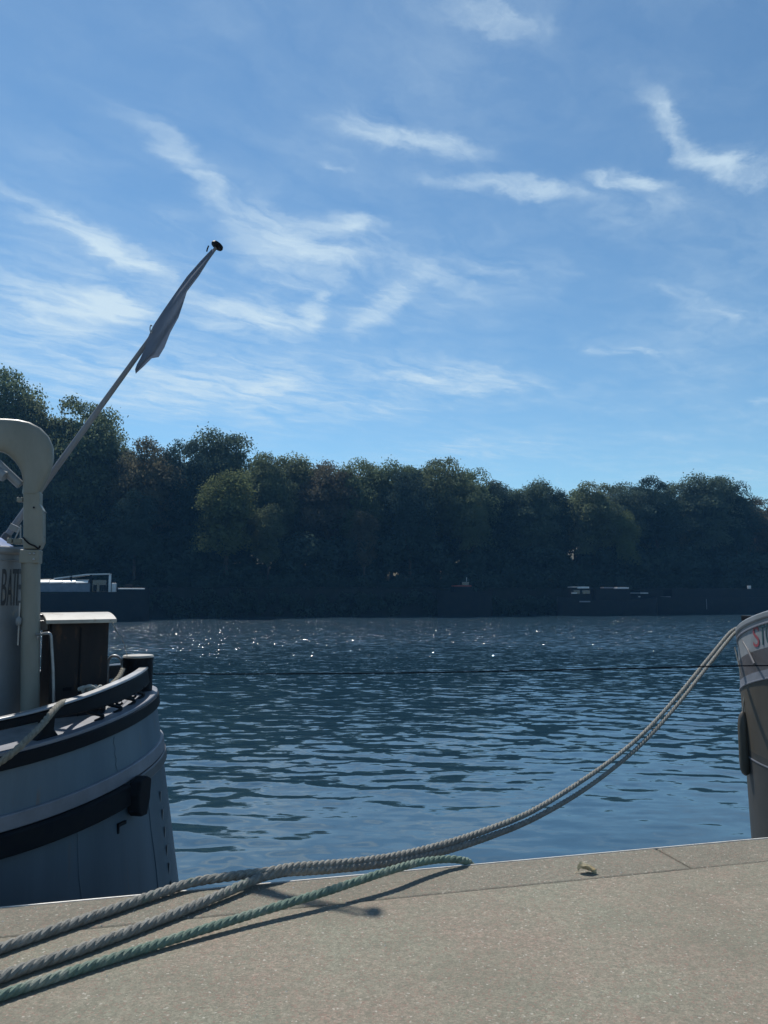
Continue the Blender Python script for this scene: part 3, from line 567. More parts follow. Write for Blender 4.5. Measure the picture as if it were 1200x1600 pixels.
for ch, px, hwp in zip('BATE', (6.2, 15.2, 22.6, 29.6), (4.0, 4.0, 3.3, 3.0)):
    v, f = text_mesh(ch, 0); xs = [a[0] for a in v]; ys = [a[1] for a in v]; x0, x1, y0, y1 = min(xs), max(xs), min(ys), max(ys)
    # angle on the rounded corner met by the pixel column
    def corner_angle(px):
        dq = ray(px, 917); return min(np.linspace(0, 1.5, 900), key=lambda q: abs((HS+HR*math.sin(q))/(HT-HR*math.cos(q))-(dq.x*CA+dq.y*SA)/(-dq.x*SA+dq.y*CA)))
    qa, qb = corner_angle(px-hwp), corner_angle(px+hwp); best = (qa+qb)/2
    tt_ = HT-HR*math.cos(best); zt, zb_ = on_t(px, 889, tt_).z, on_t(px, 946, tt_).z; wd = (qb-qa)/2
    m = MB(); vs = []
    for a in v:
        q = best+((a[0]-x0)/(x1-x0)-.5)*wd*2; rr2 = HR+.002+max(0, a[2])*.2; vs.append(W(HS+rr2*math.sin(q), HT-rr2*math.cos(q), zb_+(a[1]-y0)/(y1-y0)*(zt-zb_)))
    m.add(vs, f); m.build('letter', 'letter_dark', wall)
m = MB(); c = on_t(30, 975, 5.93); m.box(c, W(.006, 0), W(0, .012), (0, 0, .15)); m.build('door_edge_bar', 'steel', LB, bevel=.003)
m = MB(); m.lathe(c+Vector((0, 0, .02))-W(0, .02), [(.012, -.03), (.02, -.02), (.022, 0), (.02, .02), (.012, .03)], 12); m.build('door_knob', 'white_paint', LB, smooth=True)

# crane on the left boat
PT = 5.95
def cp(x, y, dt=0.0): return on_t(x, y, PT+dt)
CR = thing('deck_crane', cp(46, 1150), 'cream hydraulic deck crane with curved boom beside the white deckhouse', 'crane')
a, b = cp(46.5, 1152), cp(48.5, 862); m = MB(); m.tube([a, b], [.062, .064], 24); m.build('post', 'cream_paint', CR, smooth=True)
c0 = cp(48.5, 870); e = W(1, 0)
m = MB(); m.box(c0, e*.065, W(0, .067), (0, 0, .048)); m.build('flange_block', 'cream_paint', CR, bevel=.006)
m = MB(); m.box(c0+Vector((-.018, 0, -.012))-W(0, .062), e*.028, W(0, .004), (0, 0, .02)); m.build('flange_plate', 'steel', CR, bevel=.002)
for dx, dz in ((.03, .02), (.03, -.02), (.004, .02)):
    m = MB(); m.lathe(c0+e*dx+Vector((0, 0, dz))-W(0, .06), [(.009, 0), (.009, .012), (.005, .015)], 6, axis=-W(0, 1)); m.build('bolt', 'steel', CR)
m = MB(); poly = [(36, 858), (62, 858), (67, 847), (67, 797), (62, 788), (62.5, 768), (36, 768)]; m.prism([cp(x, y, -.055) for x, y in poly], W(0, .12)); m.build('head_column', 'cream_paint', CR, bevel=.01)
# boom: an outer and an inner outline, lofted as a curved box with rounded edges
outer = [(63, 772), (70, 758), (79, 738), (84, 718), (84, 700), (77, 683), (64, 669), (48, 660.5), (30, 656.5), (10, 655), (-30, 654.5), (-120, 655)]
inner = [(36, 772), (36.5, 762), (36.5, 750), (34, 739), (29, 729), (23, 721), (16, 714), (10, 709.5), (4, 707), (-4, 705.5), (-34, 705), (-120, 705)]
rows = []
for o_, i_ in zip(outer, inner):
    A_, B_ = cp(*o_), cp(*i_); mid = (A_+B_)/2; h = (A_-B_)/2; w = W(0, .062)
    rows.append([mid+h*math.copysign(abs(math.cos(q))**.55, math.cos(q))+w*math.copysign(abs(math.sin(q))**.55, math.sin(q)) for q in np.linspace(0, 2*math.pi, 20, endpoint=False)])
m = MB(); m.strip(rows); m.build('curved_boom', 'cream_paint', CR, smooth=True)
m = MB(); a_, b_ = cp(-40, 690), cp(32, 758); m.tube([a_, b_], .032, 14); m.build('hydraulic_ram', 'white_paint', CR, smooth=True)
m = MB(); a_, b_ = cp(-40, 715), cp(8, 745, -.03); m.tube([a_, b_], .04, 14); m.build('ram_cylinder', 'white_paint', CR, smooth=True)
m = MB(); m.box(cp(32, 781), e*.02, W(0, .03), (0, 0, .016)); m.build('hose_bracket', 'cream_paint', CR, bevel=.004)
m = MB(); m.lathe(cp(53, 793, -.058), [(.007, 0), (.007, .006)], 10, axis=-W(0, 1)); m.build('grease_nipple', 'black_paint', CR)
m = MB(); m.tube(spline([cp(36, 840, -.07), cp(45, 849, -.08), cp(54, 853, -.08), cp(60, 857, -.07), cp(63, 852, -.05)], .01), .006, 7); m.build('hose', 'black_rubber', CR, smooth=True)
for x, y in ((72, 801), (69.5, 839)):
    m = MB(); m.tube([cp(x-6, y), cp(x+1, y)], .005, 6); m.build('pin', 'steel', CR)
m = MB(); m.tube([cp(62, 905), cp(62.3, 868)], .002, 5); m.build('wire', 'black_paint', CR)
# boxes and brackets beside the column
m = MB(); c = on_t(22, 825, 6.1); m.box(c, (W(1, 0)*.8+Vector((0, 0, -.4))).normalized()*.03, W(0, .03), (W(1, 0)*.4+Vector((0, 0, .8))).normalized()*.022); m.build('lamp_box', 'white_paint', CR, bevel=.006)
for x0, x1, y in ((12, 20, 845), (22, 36, 846)):
    m = MB(); a_, b_ = on_t(x0, y, 6.07), on_t(x1, y, 6.07); m.box((a_+b_)/2, (b_-a_)/2, W(0, .03), (0, 0, .02)); m.build('bracket', 'cream_paint', CR, bevel=.006)
for x0, y0, x1, y1 in ((22, 845, 33, 822), (32, 820, 32, 845)):
    m = MB(); m.tube([on_t(x0, y0, 6.05), on_t(x1, y1, 6.05)], .006, 8); m.build('strut', 'steel', CR, smooth=True)

# tarp bundle on the roof
tp_ = thing('tarpaulin', W(-1.75, 6.25, HZ1), 'crumpled blue tarpaulin on the white deckhouse roof at the left edge', 'tarpaulin')
m = MB(); rows = []
for i in range(13):
    u = i/12; h = .26*(1-u)**.7*(.9+.1*math.sin(i*2.1)); row = []
    for k in range(12):
        q = math.pi*k/11; row.append(W(-1.9+u*.6, 6.25-.3*(1-.55*u)*math.cos(q), HZ1+.002+h*math.sin(q)**.8+.012*math.sin(k*1.9+i*1.3)*(1 if 0 < k < 11 else 0)))
    rows.append(row)
m.strip(rows, closed_profile=True); m.build('tarp_cover', 'blue_tarp', tp_, smooth=True)

# flagpole with furled flag
FT = TC-.0
base = on_t(3, 848, FT); tip_s, tip_t = None, FT
tipw = on_t(338, 386, FT+.05)
FP = thing('flagpole', base, 'slim dark flagpole leaning right from the workboat stern deckhouse', 'flagpole')
m = MB(); m.tube([base+(tipw-base)*k/8 for k in range(9)], [.026, .026, .025, .024, .022, .02, .018, .016, .014], 12); m.build('pole', 'pole_wood', FP, smooth=True)
ax = (tipw-base).normalized()
m = MB(); m.lathe(tipw, [(.02, -.01), (.05, 0), (.056, .012), (.05, .03), (.02, .042)], 18, axis=ax); m.build('truck', 'black_paint', FP, smooth=True)
m = MB(); m.tube([on_t(326, 384, FT), on_t(324, 389, FT), on_t(323, 393, FT)], .006, 6); m.build('halyard_hook', 'black_paint', FP)
m = MB(); m.lathe(base-ax*.03, [(.034, 0), (.034, .1), (.03, .11)], 14, axis=ax); m.build('socket', 'dark_grey_paint', FP, smooth=True)
m = MB(); m.box((base.x, base.y, (base.z+HZ1)/2-.01), W(.03, 0), W(0, .03), (0, 0, (base.z-HZ1)/2+.012)); m.build('socket_block', 'steel', FP)
lft = [(331, 389), (313, 408), (292, 432), (273, 459), (255, 485), (240, 508), (236, 516), (229, 532), (226, 545), (219, 560), (214, 569), (211, 577)]
rgt = [(335, 393), (323, 412), (311, 431), (292, 456), (287, 472), (279, 496), (266, 520), (257, 543), (248, 558), (237, 560), (224, 573), (212, 584)]
m = MB(); rows = []; nf = 13
for i in range(len(lft)*4-3):
    u = i/4; j = min(int(u), len(lft)-2); w_ = u-j; lp = [lft[j][k]*(1-w_)+lft[j+1][k]*w_ for k in (0, 1)]; rp = [rgt[j][k]*(1-w_)+rgt[j+1][k]*w_ for k in (0, 1)]
    wd = math.hypot(rp[0]-lp[0], rp[1]-lp[1]); fr = []; bk = []
    for k in range(nf):
        g = k/(nf-1); dp = .035*math.sin(g*math.pi*1.7+i*.05+.6)*min(1, wd/14)+.006*math.sin(g*8+i*.2)*min(1, wd/20)
        x, y = lp[0]*(1-g)+rp[0]*g, lp[1]*(1-g)+rp[1]*g; fr.append(on_t(x, y, FT-.03+dp)); bk.append(on_t(x, y, FT-.022+dp))
    rows.append(fr+bk[::-1])
m.strip(rows); fl = m.build('flag', 'flag_cloth', smooth=True, loc=tipw); tag(fl, 'limp grey furled flag hanging along the leaning flagpole', 'flag')
m = MB(); m.tube([on_t(237+6*math.cos(q)*.3-.8, 514+6*math.sin(q), FT-.02) for q in np.linspace(0, 5.5, 12)], .005, 6); m.build('toggle_ring', 'steel', fl)

# things on the stern deck
c = on_t(215, 1060, 6.55); BO = thing('deck_bollard', (c.x, c.y, sheer(1.4)-.06), 'stout dark mooring bollard with pale grey top at the workboat stern', 'bollard'); ztop = on_t(215, 1026, 6.55).z; hb = ztop-BO.location.z
m = MB(); m.lathe(BO.location, [(.14, 0), (.14, .02), (.115, .03), (.115, hb-.03), (.12, hb-.02), (.12, hb-.006)], 26); m.build('post', 'black_paint', BO, smooth=True, bevel=.004)
m = MB(); m.lathe(BO.location, [(.118, hb-.006), (.122, hb), (.115, hb+.012), (.02, hb+.016)], 26); m.build('cap', 'lid_grey', BO, smooth=True)  # top in a paler grey than the post
# companion box
BXd = Vector((-.62, 1, 0)).normalized(); BXr = Vector((BXd.y, -BXd.x, 0)); fl_ = at_d(76, 1090, 5.62); fr_ = at_d(159, 1090, 5.62)
wid = .40; dep = .44; z0, z1 = .47, at_d(83, 973, 5.55).z
c0 = Vector((fl_.x, 5.62, 0)); BX = thing('companion_hatch', (c0+BXr*wid/2+BXd*dep/2)+Vector((0, 0, z0)), 'dark rusty deck locker with pale overhanging lid behind the crane post', 'locker')
ctr = c0+BXr*wid/2+BXd*dep/2; m = MB(); m.box(ctr+Vector((0, 0, (z0+z1)/2)), BXr*wid/2, BXd*dep/2, (0, 0, (z1-z0)/2)); m.build('body', 'rust_box', BX, bevel=.008)
m = MB(); rows = []
for k in range(11):
    u = -1+2*k/10; zz = z1+.055*(1-u*u*.85)-.018; p_ = ctr+BXd*u*(dep/2+.07)
    rows.append([p_-BXr*(wid/2+.05)+Vector((0, 0, zz)), p_+BXr*(wid/2+.04)+Vector((0, 0, zz)), p_+BXr*(wid/2+.04)+Vector((0, 0, zz+.028)), p_-BXr*(wid/2+.05)+Vector((0, 0, zz+.028))])
m.strip(rows); m.build('lid', 'lid_grey', BX, smooth=True, bevel=.004)
m = MB(); p_ = ctr-BXd*(dep/2+.004); m.box(p_+Vector((0, 0, (z0+z1)/2)), BXr*.004, BXd*.006, (0, 0, (z1-z0)/2-.04)); m.box(p_-BXr*.08+Vector((0, 0, z0+.33)), BXr*.03, BXd*.01, (0, 0, .012)); m.build('door_seam', 'black_paint', BX)
m = MB(); m.tube([at_d(172, 968, 5.75), at_d(182, 985, 5.9), at_d(193, 1003, 6.05), at_d(200, 1030, 6.2)], .003, 5); m.build('lid_stay', 'steel', BX)
HRl = thing('handrail', at_d(84, 1075, 5.45), 'small bent grey pipe handrail between crane post and dark locker', 'handrail')
m = MB(); m.tube(spline([at_d(50, 992, 5.5), at_d(60, 991.5, 5.47), at_d(75, 989.5, 5.42), at_d(79.5, 993, 5.42), at_d(81, 1012, 5.42), at_d(83, 1050, 5.42), at_d(84, 1100, 5.42)], .012), .010, 9); m.build('pipe', 'steel', HRl, smooth=True)
m = MB(); m.tube(spline([at_d(48, 962, 5.7), at_d(60, 961, 5.7), at_d(74, 965, 5.7), at_d(78, 975, 5.7), at_d(79, 1040, 5.7), at_d(79, 1090, 5.7)], .012), .012, 9); m.build('rear_pipe', 'dark_grey_paint', HRl, smooth=True)
m = MB(); m.box(at_d(66, 977, 5.62), (.04, .01, 0), (-.005, .02, 0), (0, 0, .035)); m.build('control_box', 'dark_grey_paint', HRl, bevel=.006)
m = MB(); m.lathe(at_d(59, 996, 5.43), [(.004, -.012), (.009, -.004), (.009, .006), (.003, .012)], 10); m.build('shackle', 'steel', HRl, smooth=True)
LP = thing('deck_hoop', at_d(180, 1062, 6.2), 'thin grey steel hoop standing beside the stern bollard', 'hoop')
m = MB(); m.tube(spline([at_d(168, 1070, 6.2), at_d(169, 1035, 6.2), at_d(174, 1026, 6.2), at_d(182, 1025, 6.2), at_d(189, 1031, 6.2), at_d(191, 1045, 6.2), at_d(191, 1075, 6.2)], .012), .011, 9); m.build('pipe', 'steel', LP, smooth=True)
WB = thing('folded_cloth', at_d(181, 1113, 5.85), 'small crumpled white cloth on the stern deck inside the rail', 'cloth')
m = MB(); cc = at_d(181, 1107, 5.85)
rows = []
for i in range(7):
    a_ = i/6; row = []
    for k in range(10):
        q = 2*math.pi*k/10; rad = math.sin(math.pi*(.08+.84*a_))*(.055+.012*math.sin(3*q+i)); row.append(cc+Vector((math.cos(q)*rad, math.sin(q)*rad, (a_-.5)*.08+.006*math.sin(2*q+i*2))))
    rows.append(row)
m.strip(rows); m.build('cloth_bundle', 'white_paint', WB, smooth=True)

# ---------------------------------------------------------------- ropes
def rope(name, pts, rad, m, label, cat='rope', group=None, lay=None, strands=3, root=None, thin=1.0):
    lay = lay or rad*5.2; step = lay/9; path = spline(pts, step); root = root or thing(name, path[0]-Vector((0, 0, rad)), label, cat, group)
    fr = []; up = Vector((0, 0, 1))
    for i, p in enumerate(path):
        d = (path[min(i+1, len(path)-1)]-path[max(i-1, 0)]).normalized(); x = d.cross(up).normalized(); y = x.cross(d); fr.append((p, x, y))
    def tp_f(i): return 1-(1-thin)*smooth01((i/len(fr)-.3)/.4)
    for k in range(strands):
        mb = MB(); q0 = 2*math.pi*k/strands
        mb.tube([p+(x*math.cos(q0+2*math.pi*i*step/lay)+y*math.sin(q0+2*math.pi*i*step/lay))*rad*.42*tp_f(i) for i, (p, x, y) in enumerate(fr)], [rad*.60*tp_f(i) for i in range(len(fr))], 8); mb.build('strand', m, root, smooth=True)
    return root
# chock on the right boat that both mooring lines run to
CHK = on_t(1156, 985, 7.02)
RR = .0245
def air(pix, P0, P1):                      # pixels on the vertical plane through two plan points
    out = []; n = Vector((P1.y-P0.y, -(P1.x-P0.x)))
    for x, y in pix:
        d = ray(x, y); k = (n.x*P0.x+n.y*P0.y)/(n.x*d.x+n.y*d.y); out.append(Vector((d.x*k, d.y*k, EYE+d.z*k)))
    return out
P0 = on_z(428, 1366, RR+.012)
midr = [on_z(-330, 1668, RR), on_z(-160, 1596, RR), on_z(0, 1527, RR), on_z(130, 1482, RR), on_z(250, 1437, RR), on_z(340, 1400, RR+.006), on_z(395, 1376, RR+.012), P0]
lo = air([(455, 1362), (500, 1359.5), (560, 1354), (620, 1346), (690, 1331), (760, 1309), (830, 1281), (900, 1242), (960, 1199), (1010, 1155), (1060, 1099), (1105, 1042), (1140, 998), (1152, 986)], P0, CHK)
rope('mooring_rope', midr+lo+[CHK], RR, 'rope_grey', 'thick grey mooring rope, lower of the twin strands, lying middle of three', thin=.72)
P0b = on_z(418, 1362, RR+.03)
upr = [on_z(-330, 1600, RR), on_z(-160, 1540, RR), on_z(0, 1482, RR), on_z(150, 1430, RR), on_z(250, 1395, RR+.003), on_z(300, 1379, RR+.008), on_z(345, 1371.5, RR+.014), P0b]
hi = air([(x, y-2) for x, y in [(455, 1357), (500, 1353.5), (560, 1348), (620, 1339), (690, 1322), (760, 1299), (830, 1270), (900, 1228), (960, 1186), (1010, 1143), (1060, 1088), (1105, 1033), (1138, 993), (1150, 984)]], P0b, CHK+Vector((0, .06, 0)))
rope('mooring_rope', upr+hi+[CHK+Vector((0, .06, .02))], RR, 'rope_grey', 'thick grey mooring rope, upper of the twin strands, lying nearest the quay edge', thin=.72)
def lift(x, y, z): return on_z(x, y, z)
GR = .021
rope('mooring_rope', [lift(-330, 1672, GR), lift(-160, 1612, GR), lift(0, 1556, GR), lift(150, 1506, GR), lift(250, 1474, GR+.004), lift(385, 1431, GR+.02), lift(500, 1396, GR+.04), lift(600, 1363, GR+.06), lift(655, 1347.5, GR+.05), lift(695, 1342.5, GR+.03), lift(720, 1344, GR+.01), on_t(734, 1348.5, EDGE+.05), on_t(739, 1362, EDGE+.06), on_t(742, 1400, EDGE+.06), on_t(744, 1500, EDGE+.06)], GR, 'rope_green', 'thinner faded green rope nearest the camera, arching over the quay edge')
# stern line on the left boat, knotted at the rail
rope('stern_line', [on_t(-40, 1215, 4.72), on_t(0, 1191, 4.74), on_t(25, 1172, 4.76), on_t(48, 1150, 4.85), on_t(66, 1132, 4.97), on_t(84, 1110, 5.1), on_t(96, 1099, 5.25), on_t(112, 1095, 5.5), on_t(140, 1088, 5.75), on_t(160, 1080, 5.95), on_t(175, 1069, 6.15), on_t(186, 1058, 6.3), on_t(192, 1046, 6.42)], .021, 'rope_tan', 'worn tan rope draped over the black rail of the left workboat')
KN = thing('rope_knot', on_t(143, 1088, 5.8), 'frayed pale knot tied on the workboat rail line', 'knot')
r = random.Random(4); kc = on_t(143, 1079, 5.8); pts = []
for i in range(26):
    q = i*.95; pts.append(kc+Vector((.06*math.sin(q*.37)+.02*math.cos(q), .03*math.sin(q), .028*math.cos(q*1.1)+.008*math.sin(q*.5))))
m = MB(); m.tube(spline(pts, .006), .0135, 8); m.build('loops', 'rope_pale', KN, smooth=True)
m = MB(); m.tube(spline([kc, kc+Vector((-.05, 0, .02)), kc+Vector((-.095, .01, .005))], .01), [.016]*0 or .015, 8); m.build('tail', 'rope_pale', KN, smooth=True)
# dark line strung between the boats
a_ = on_t(238, 1053, 6.75); b_ = at_d(1262, 1040, 6.55)
pts = [a_, at_d(420, 1053, 6.7), at_d(620, 1051.5, 6.65), at_d(820, 1048, 6.6), at_d(1000, 1044, 6.57), at_d(1150, 1040.5, 6.55), b_]
rope('breast_line', pts, .0055, 'cable_black', 'thin dark line strung across the water between the two boats', lay=.06)

# ---------------------------------------------------------------- right boat (bow towards us)
RT, RB, RA, RS = 5.95, 1.64, 1.58, 5.20
def rplan(ph, z, out=0.0):                   # ph -90 = near side, 0 = stem, 90 = far shoulder
    tip = RS+.03*max(0, .75-z)**1.15; b = RB-.0*max(0, .75-z); a = RA; cs = RS+RA+.02*max(0, .75-z)
    a = cs-tip; s, t = cs-a*math.cos(ph), RT+b*math.sin(ph); nx, ny = -math.cos(ph)/a, math.sin(ph)/b; l = math.hypot(nx, ny); return s+nx/l*out, t+ny/l*out
def rsheer(ph): return 1.36-min(.36, .27*(abs(ph)/.7)**1.1)
def rpath(zf, out, n=48):
    pts = []
    for k in range(5):
        z = zf(-math.pi/2); s, t = rplan(-math.pi/2, z, out); pts.append(W(s+(5-k)*1.2, t, z))
    for k in range(n+1):
        ph = -math.pi/2+math.pi*k/n; z = zf(ph); s, t = rplan(ph, z, out); pts.append(W(s, t, z))
    for k in range(5):
        z = zf(math.pi/2); s, t = rplan(math.pi/2, z, out); pts.append(W(s+(k+1)*1.2, t, z))
    return pts
def rband(z0, z1, o0, o1):
    m = MB(); m.strip([list(c) for c in zip(*[rpath(lambda ph, dz=dz: rsheer(ph)+dz, o) for dz, o in ((z0, o0), (z0, o1), (z1, o1), (z1, o0))])]); return m
def rhull(levels):
    m = MB(); m.strip([list(c) for c in zip(*[rpath(lambda ph, dz=dz, ab=ab: dz if ab else rsheer(ph)+dz, 0) for dz, ab in levels])], closed_profile=False); return m
RBt = thing('moored_barge', W(9, RT, WATER), 'brown-hulled barge bow with white lettered band at the right edge', 'boat')
nb = rhull([(-.05, 0), (-.2, 0), (-.33, 0)]).build('name_band', 'white_paint', RBt, smooth=True)
rhull([(-.33, 0), (-.45, 0), (-.53, 0)]).build('grey_strake', 'dark_grey_paint', RBt, smooth=True)
rhull([(-.53, 0), (-.62, 0)]).build('pale_strake', 'pale_band', RBt, smooth=True)
rhull([(-.62, 0), (-.72, 0), (.2, 1), (-.05, 1)]).build('hull', 'brown_hull', RBt, smooth=True)
rhull([(-.05, 1), (-.4, 1), (-.8, 1), (-1.2, 1), (-1.9, 1)]).build('bottom', 'bottom_black', RBt, smooth=True)
rband(-.06, .0, -.09, .02).build('rail_capping', 'white_paint', RBt, smooth=True, bevel=.012)
rband(-.115, -.095, -.02, .014).build('moulding', 'pale_band', RBt, smooth=True, bevel=.004)
rband(-.62, -.605, -.01, .012).build('strake_edge', 'pale_band', RBt, smooth=True, bevel=.003)
m = MB(); m.strip([list(c) for c in zip(*[rpath(lambda ph, dz=dz: dz, o) for dz, o in ((-.13, -.01), (-.13, .006), (-.118, .006), (-.118, -.01))])]); m.build('waterline_stripe', 'pale_band', RBt)
dk = rpath(lambda ph: rsheer(ph)-.3, -.08); m = MB(); m.add(dk, [tuple(range(len(dk)))]); m.build('deck', 'deck_grey', RBt)
def r_hit(x, y):                               # where a pixel meets the bow surface
    d = ray(x, y); tgt = (d.x*CA+d.y*SA)/(-d.x*SA+d.y*CA); best = None
    for ph in np.linspace(-1.2, 1.2, 1500):
        s, t = rplan(ph, .9); er = abs(s/t-tgt)
        if er < .004 and (best is None or t < best[1]): best = (ph, t)
    if best is None: best = (.7, rplan(.7, .9)[1])
    ph = best[0]; t = rplan(ph, .9)[1]; k = t/(-d.x*SA+d.y*CA); return ph, EYE+d.z*k
for ch, xa, xb, yt, yb, mt in (('S', 1174.5, 1184, 979, 1011, 'letter_red'), ('T', 1185, 1193.5, 977, 1008, 'letter_green'), ('O', 1194, 1204, 974, 1006, 'letter_green')):
    v, f = text_mesh(ch, 0); xs = [a[0] for a in v]; ys = [a[1] for a in v]; x0, x1, y0, y1 = min(xs), max(xs), min(ys), max(ys)
    pa, za = r_hit(xa, yb); pb, zb_ = r_hit(xb, yb); ht = r_hit((xa+xb)/2, yt)[1]-r_hit((xa+xb)/2, yb)[1]; m = MB(); vs = []
    for a in v:
        g = (a[0]-x0)/(x1-x0); ph = pa+(pb-pa)*g; z = za+(zb_-za)*g+(a[1]-y0)/(y1-y0)*ht; s, t = rplan(ph, z, .003+max(0, a[2])*.2); vs.append(W(s, t, z))
    m.add(vs, f); m.build('letter', mt, nb)
m = MB(); c = on_t(1173, 966, 6.9); m.box(c, W(.055, 0), W(0, .08), (0, 0, .028)); m.box(c-Vector((0, 0, .12)), W(.04, 0), W(0, .06), (0, 0, .1)); m.build('fairlead_block', 'black_paint', RBt, bevel=.008)
m = MB(); m.tube([W(*rplan(-.02+.0*k, z, .004), z) for k, z in enumerate(np.linspace(-1.6, .74, 14))], .014, 8); m.build('stem_bar', 'bottom_black', RBt, smooth=True)
m = MB(); pts = [CHK+Vector((0, 0, -.01)), on_t(1160, 1000, 6.7), on_t(1169, 1017, 6.5), on_t(1179, 1038, 6.2)]; m.tube(spline(pts, .02), .011, 7); m.build('lashing', 'dark_grey_paint', RBt, smooth=True)
# fender at the shoulder
ft, fz0, fz1 = 6.75, on_t(1160, 1212, 6.75).z, on_t(1157, 1112, 6.75).z; fx = on_t(1163, 1162, ft); h = fz1-fz0
FE = thing('hull_fender', (fx.x, fx.y, fz0), 'long dark fender hanging against the brown bow at the right', 'fender')
m = MB(); m.lathe((fx.x, fx.y, fz0), [(.012, 0), (.035, .02), (.05, .06), (.055, .14), (.055, h-.14), (.045, h-.06), (.03, h-.02), (.012, h)], 18); m.build('body', 'brown_hull', FE, smooth=True)
m = MB(); m.tube([(fx.x, fx.y, fz1-.01), (fx.x+.03, fx.y+.0, fz1+.2), tuple(W(*rplan(.66, .85, .03), .93))], .006, 6); m.build('lanyard', 'rope_grey', FE)

# ---------------------------------------------------------------- far boats
def far_hull(root, s0, s1, t0, wid, ztop, bow=3.0, m='barge_dark', sheer_=.5):
    L_ = s1-s0; rows = []
    for k in range(25):
        u = k/24; s = s0+L_*u; e_ = min(u*L_/bow, (1-u)*L_/bow, 1); w = wid/2*math.sqrt(max(.02, 1-(1-e_)**2)); zt = ztop+sheer_*((2*u-1)**4)
        tc_ = t0+wid/2; rows.append([W(s, tc_-w*.8, WATER-.5), W(s, tc_-w, WATER+.4), W(s, tc_-w, zt), W(s, tc_+w, zt), W(s, tc_+w, WATER+.4), W(s, tc_+w*.8, WATER-.5)])
    mb = MB(); mb.strip(rows); return mb.build('hull', m, root, smooth=True)
def sx(x, t): return ST(on_t(x, 925, t))[0]
def zy(x, y, t): return on_t(x, y, t).z
t1 = 83.5
fb1 = thing('far_barge', W(sx(60, t1), t1, WATER), 'far moored barge with white deck band and glinting roof at left', 'boat')
far_hull(fb1, sx(-190, t1), sx(232, t1), t1, 4.6, zy(150, 927, t1))
def fbox(root, nm, x0, x1, y0, y1, t0, dep, mt, bevel=.03):
    mb = MB(); mb.stbox(sx(x0, t0), sx(x1, t0), t0, t0+dep, zy((x0+x1)/2, y1, t0), zy((x0+x1)/2, y0, t0)); return mb.build(nm, mt, root, bevel=bevel)
fbox(fb1, 'coaming', -150, 140, 911, 925, t1+.5, 3.4, 'coaming_blue')
for k in range(14):
    x = -148+k*20.4; rows = []; mb = MB(); s0_, s1_ = sx(x, t1+.4), sx(x+19.5, t1+.4)
    for j in range(9):
        q = math.pi*j/8; rows.append([W(s0_, t1+2.2-1.8*math.cos(q), zy(80, 911, t1)+.42*math.sin(q)), W(s1_, t1+2.2-1.8*math.cos(q), zy(80, 911, t1)+.42*math.sin(q)+.03)])
    mb.strip(rows, closed_profile=False); mb.build('hatch_cover', 'barge_bright', fb1, smooth=True)
mb = MB(); a_, b_, c_ = on_t(84, 905, t1+1), on_t(135, 898.5, t1+1), on_t(171, 897.5, t1+1); mb.strip([[p_, p_+W(0, 2.4), p_+W(0, 2.4)+Vector((0, 0, .12)), p_+Vector((0, 0, .12))] for p_ in (a_, b_, c_)]); mb.build('awning', 'barge_white', fb1)
for x in (110, 141, 171):
    mb = MB(); mb.stbox(sx(x, t1+1)-.12, sx(x, t1+1)+.12, t1+1, t1+1.15, zy(x, 925, t1+1), zy(x, 898, t1+1)); mb.build('awning_post', 'barge_white' if x > 150 else 'barge_dark', fb1)
fbox(fb1, 'wheelhouse', 141, 166, 906, 925, t1+1.3, 1.8, 'barge_glass')
for x in (147, 157, 163): fbox(fb1, 'deck_chair', x-2, x+2, 914, 924, t1+.7, .4, 'barge_dark')
fbox(fb1, 'winch', 174, 181, 911, 926, t1+1.2, .8, 'barge_white'); fbox(fb1, 'bulwark_rail', 184, 226, 919, 921, t1+.6, .12, 'barge_white'); fbox(fb1, 'rope_bin', 195, 207, 914, 926, t1+1.3, .7, 'barge_dark')
t2 = 88.5
fb2 = thing('far_barge', W(sx(960, t2), t2, WATER), 'dark far barge with small wheelhouse in the shade at right', 'boat')
far_hull(fb2, sx(884, t2), sx(1040, t2), t2, 4.4, zy(960, 938, t2), bow=4)
fbox(fb2, 'wheelhouse', 893, 926, 918, 940, t2+1, 2.4, 'barge_dark'); fbox(fb2, 'wheelhouse_roof', 903, 921, 916.5, 919.5, t2+.8, 2.8, 'barge_white'); fbox(fb2, 'window', 896, 906, 922, 928, t2+.95, .04, 'barge_glass'); fbox(fb2, 'window', 910, 922, 922, 928, t2+.95, .04, 'barge_glass')
fbox(fb2, 'bow_rail', 893, 902, 926, 927.5, t2+.6, .1, 'barge_white'); fbox(fb2, 'fender_board', 905, 922, 939, 941, t2-.06, .05, 'pale_band')
fbox(fb2, 'cargo_cover', 930, 985, 921, 940, t2+.8, 2.6, 'barge_dark'); fbox(fb2, 'cover_ridge', 944, 960, 917.5, 919.5, t2+1.4, 1, 'pale_band'); fbox(fb2, 'cover_ridge', 965, 983, 917.5, 920, t2+1.4, 1, 'barge_white')
t3 = 90.0
fb3 = thing('far_barge', W(sx(1100, t3), t3, WATER), 'long low far barge behind the right-hand mooring rope', 'boat')
far_hull(fb3, sx(995, t3), sx(1290, t3), t3, 4.2, zy(1100, 934, t3), bow=4)
fbox(fb3, 'cabin', 1000, 1036, 922, 936, t3+1, 2.2, 'barge_dark'); fbox(fb3, 'cabin_roof', 1000, 1013, 926, 927.5, t3+.8, 2.4, 'barge_white'); fbox(fb3, 'cabin_sill', 998, 1014, 931.5, 933, t3+.8, .2, 'barge_white'); fbox(fb3, 'cargo_cover', 1050, 1200, 920, 935, t3+.8, 2.6, 'barge_dark'); fbox(fb3, 'deck_light', 1170, 1174, 915, 920, t3+1.2, .3, 'barge_white')
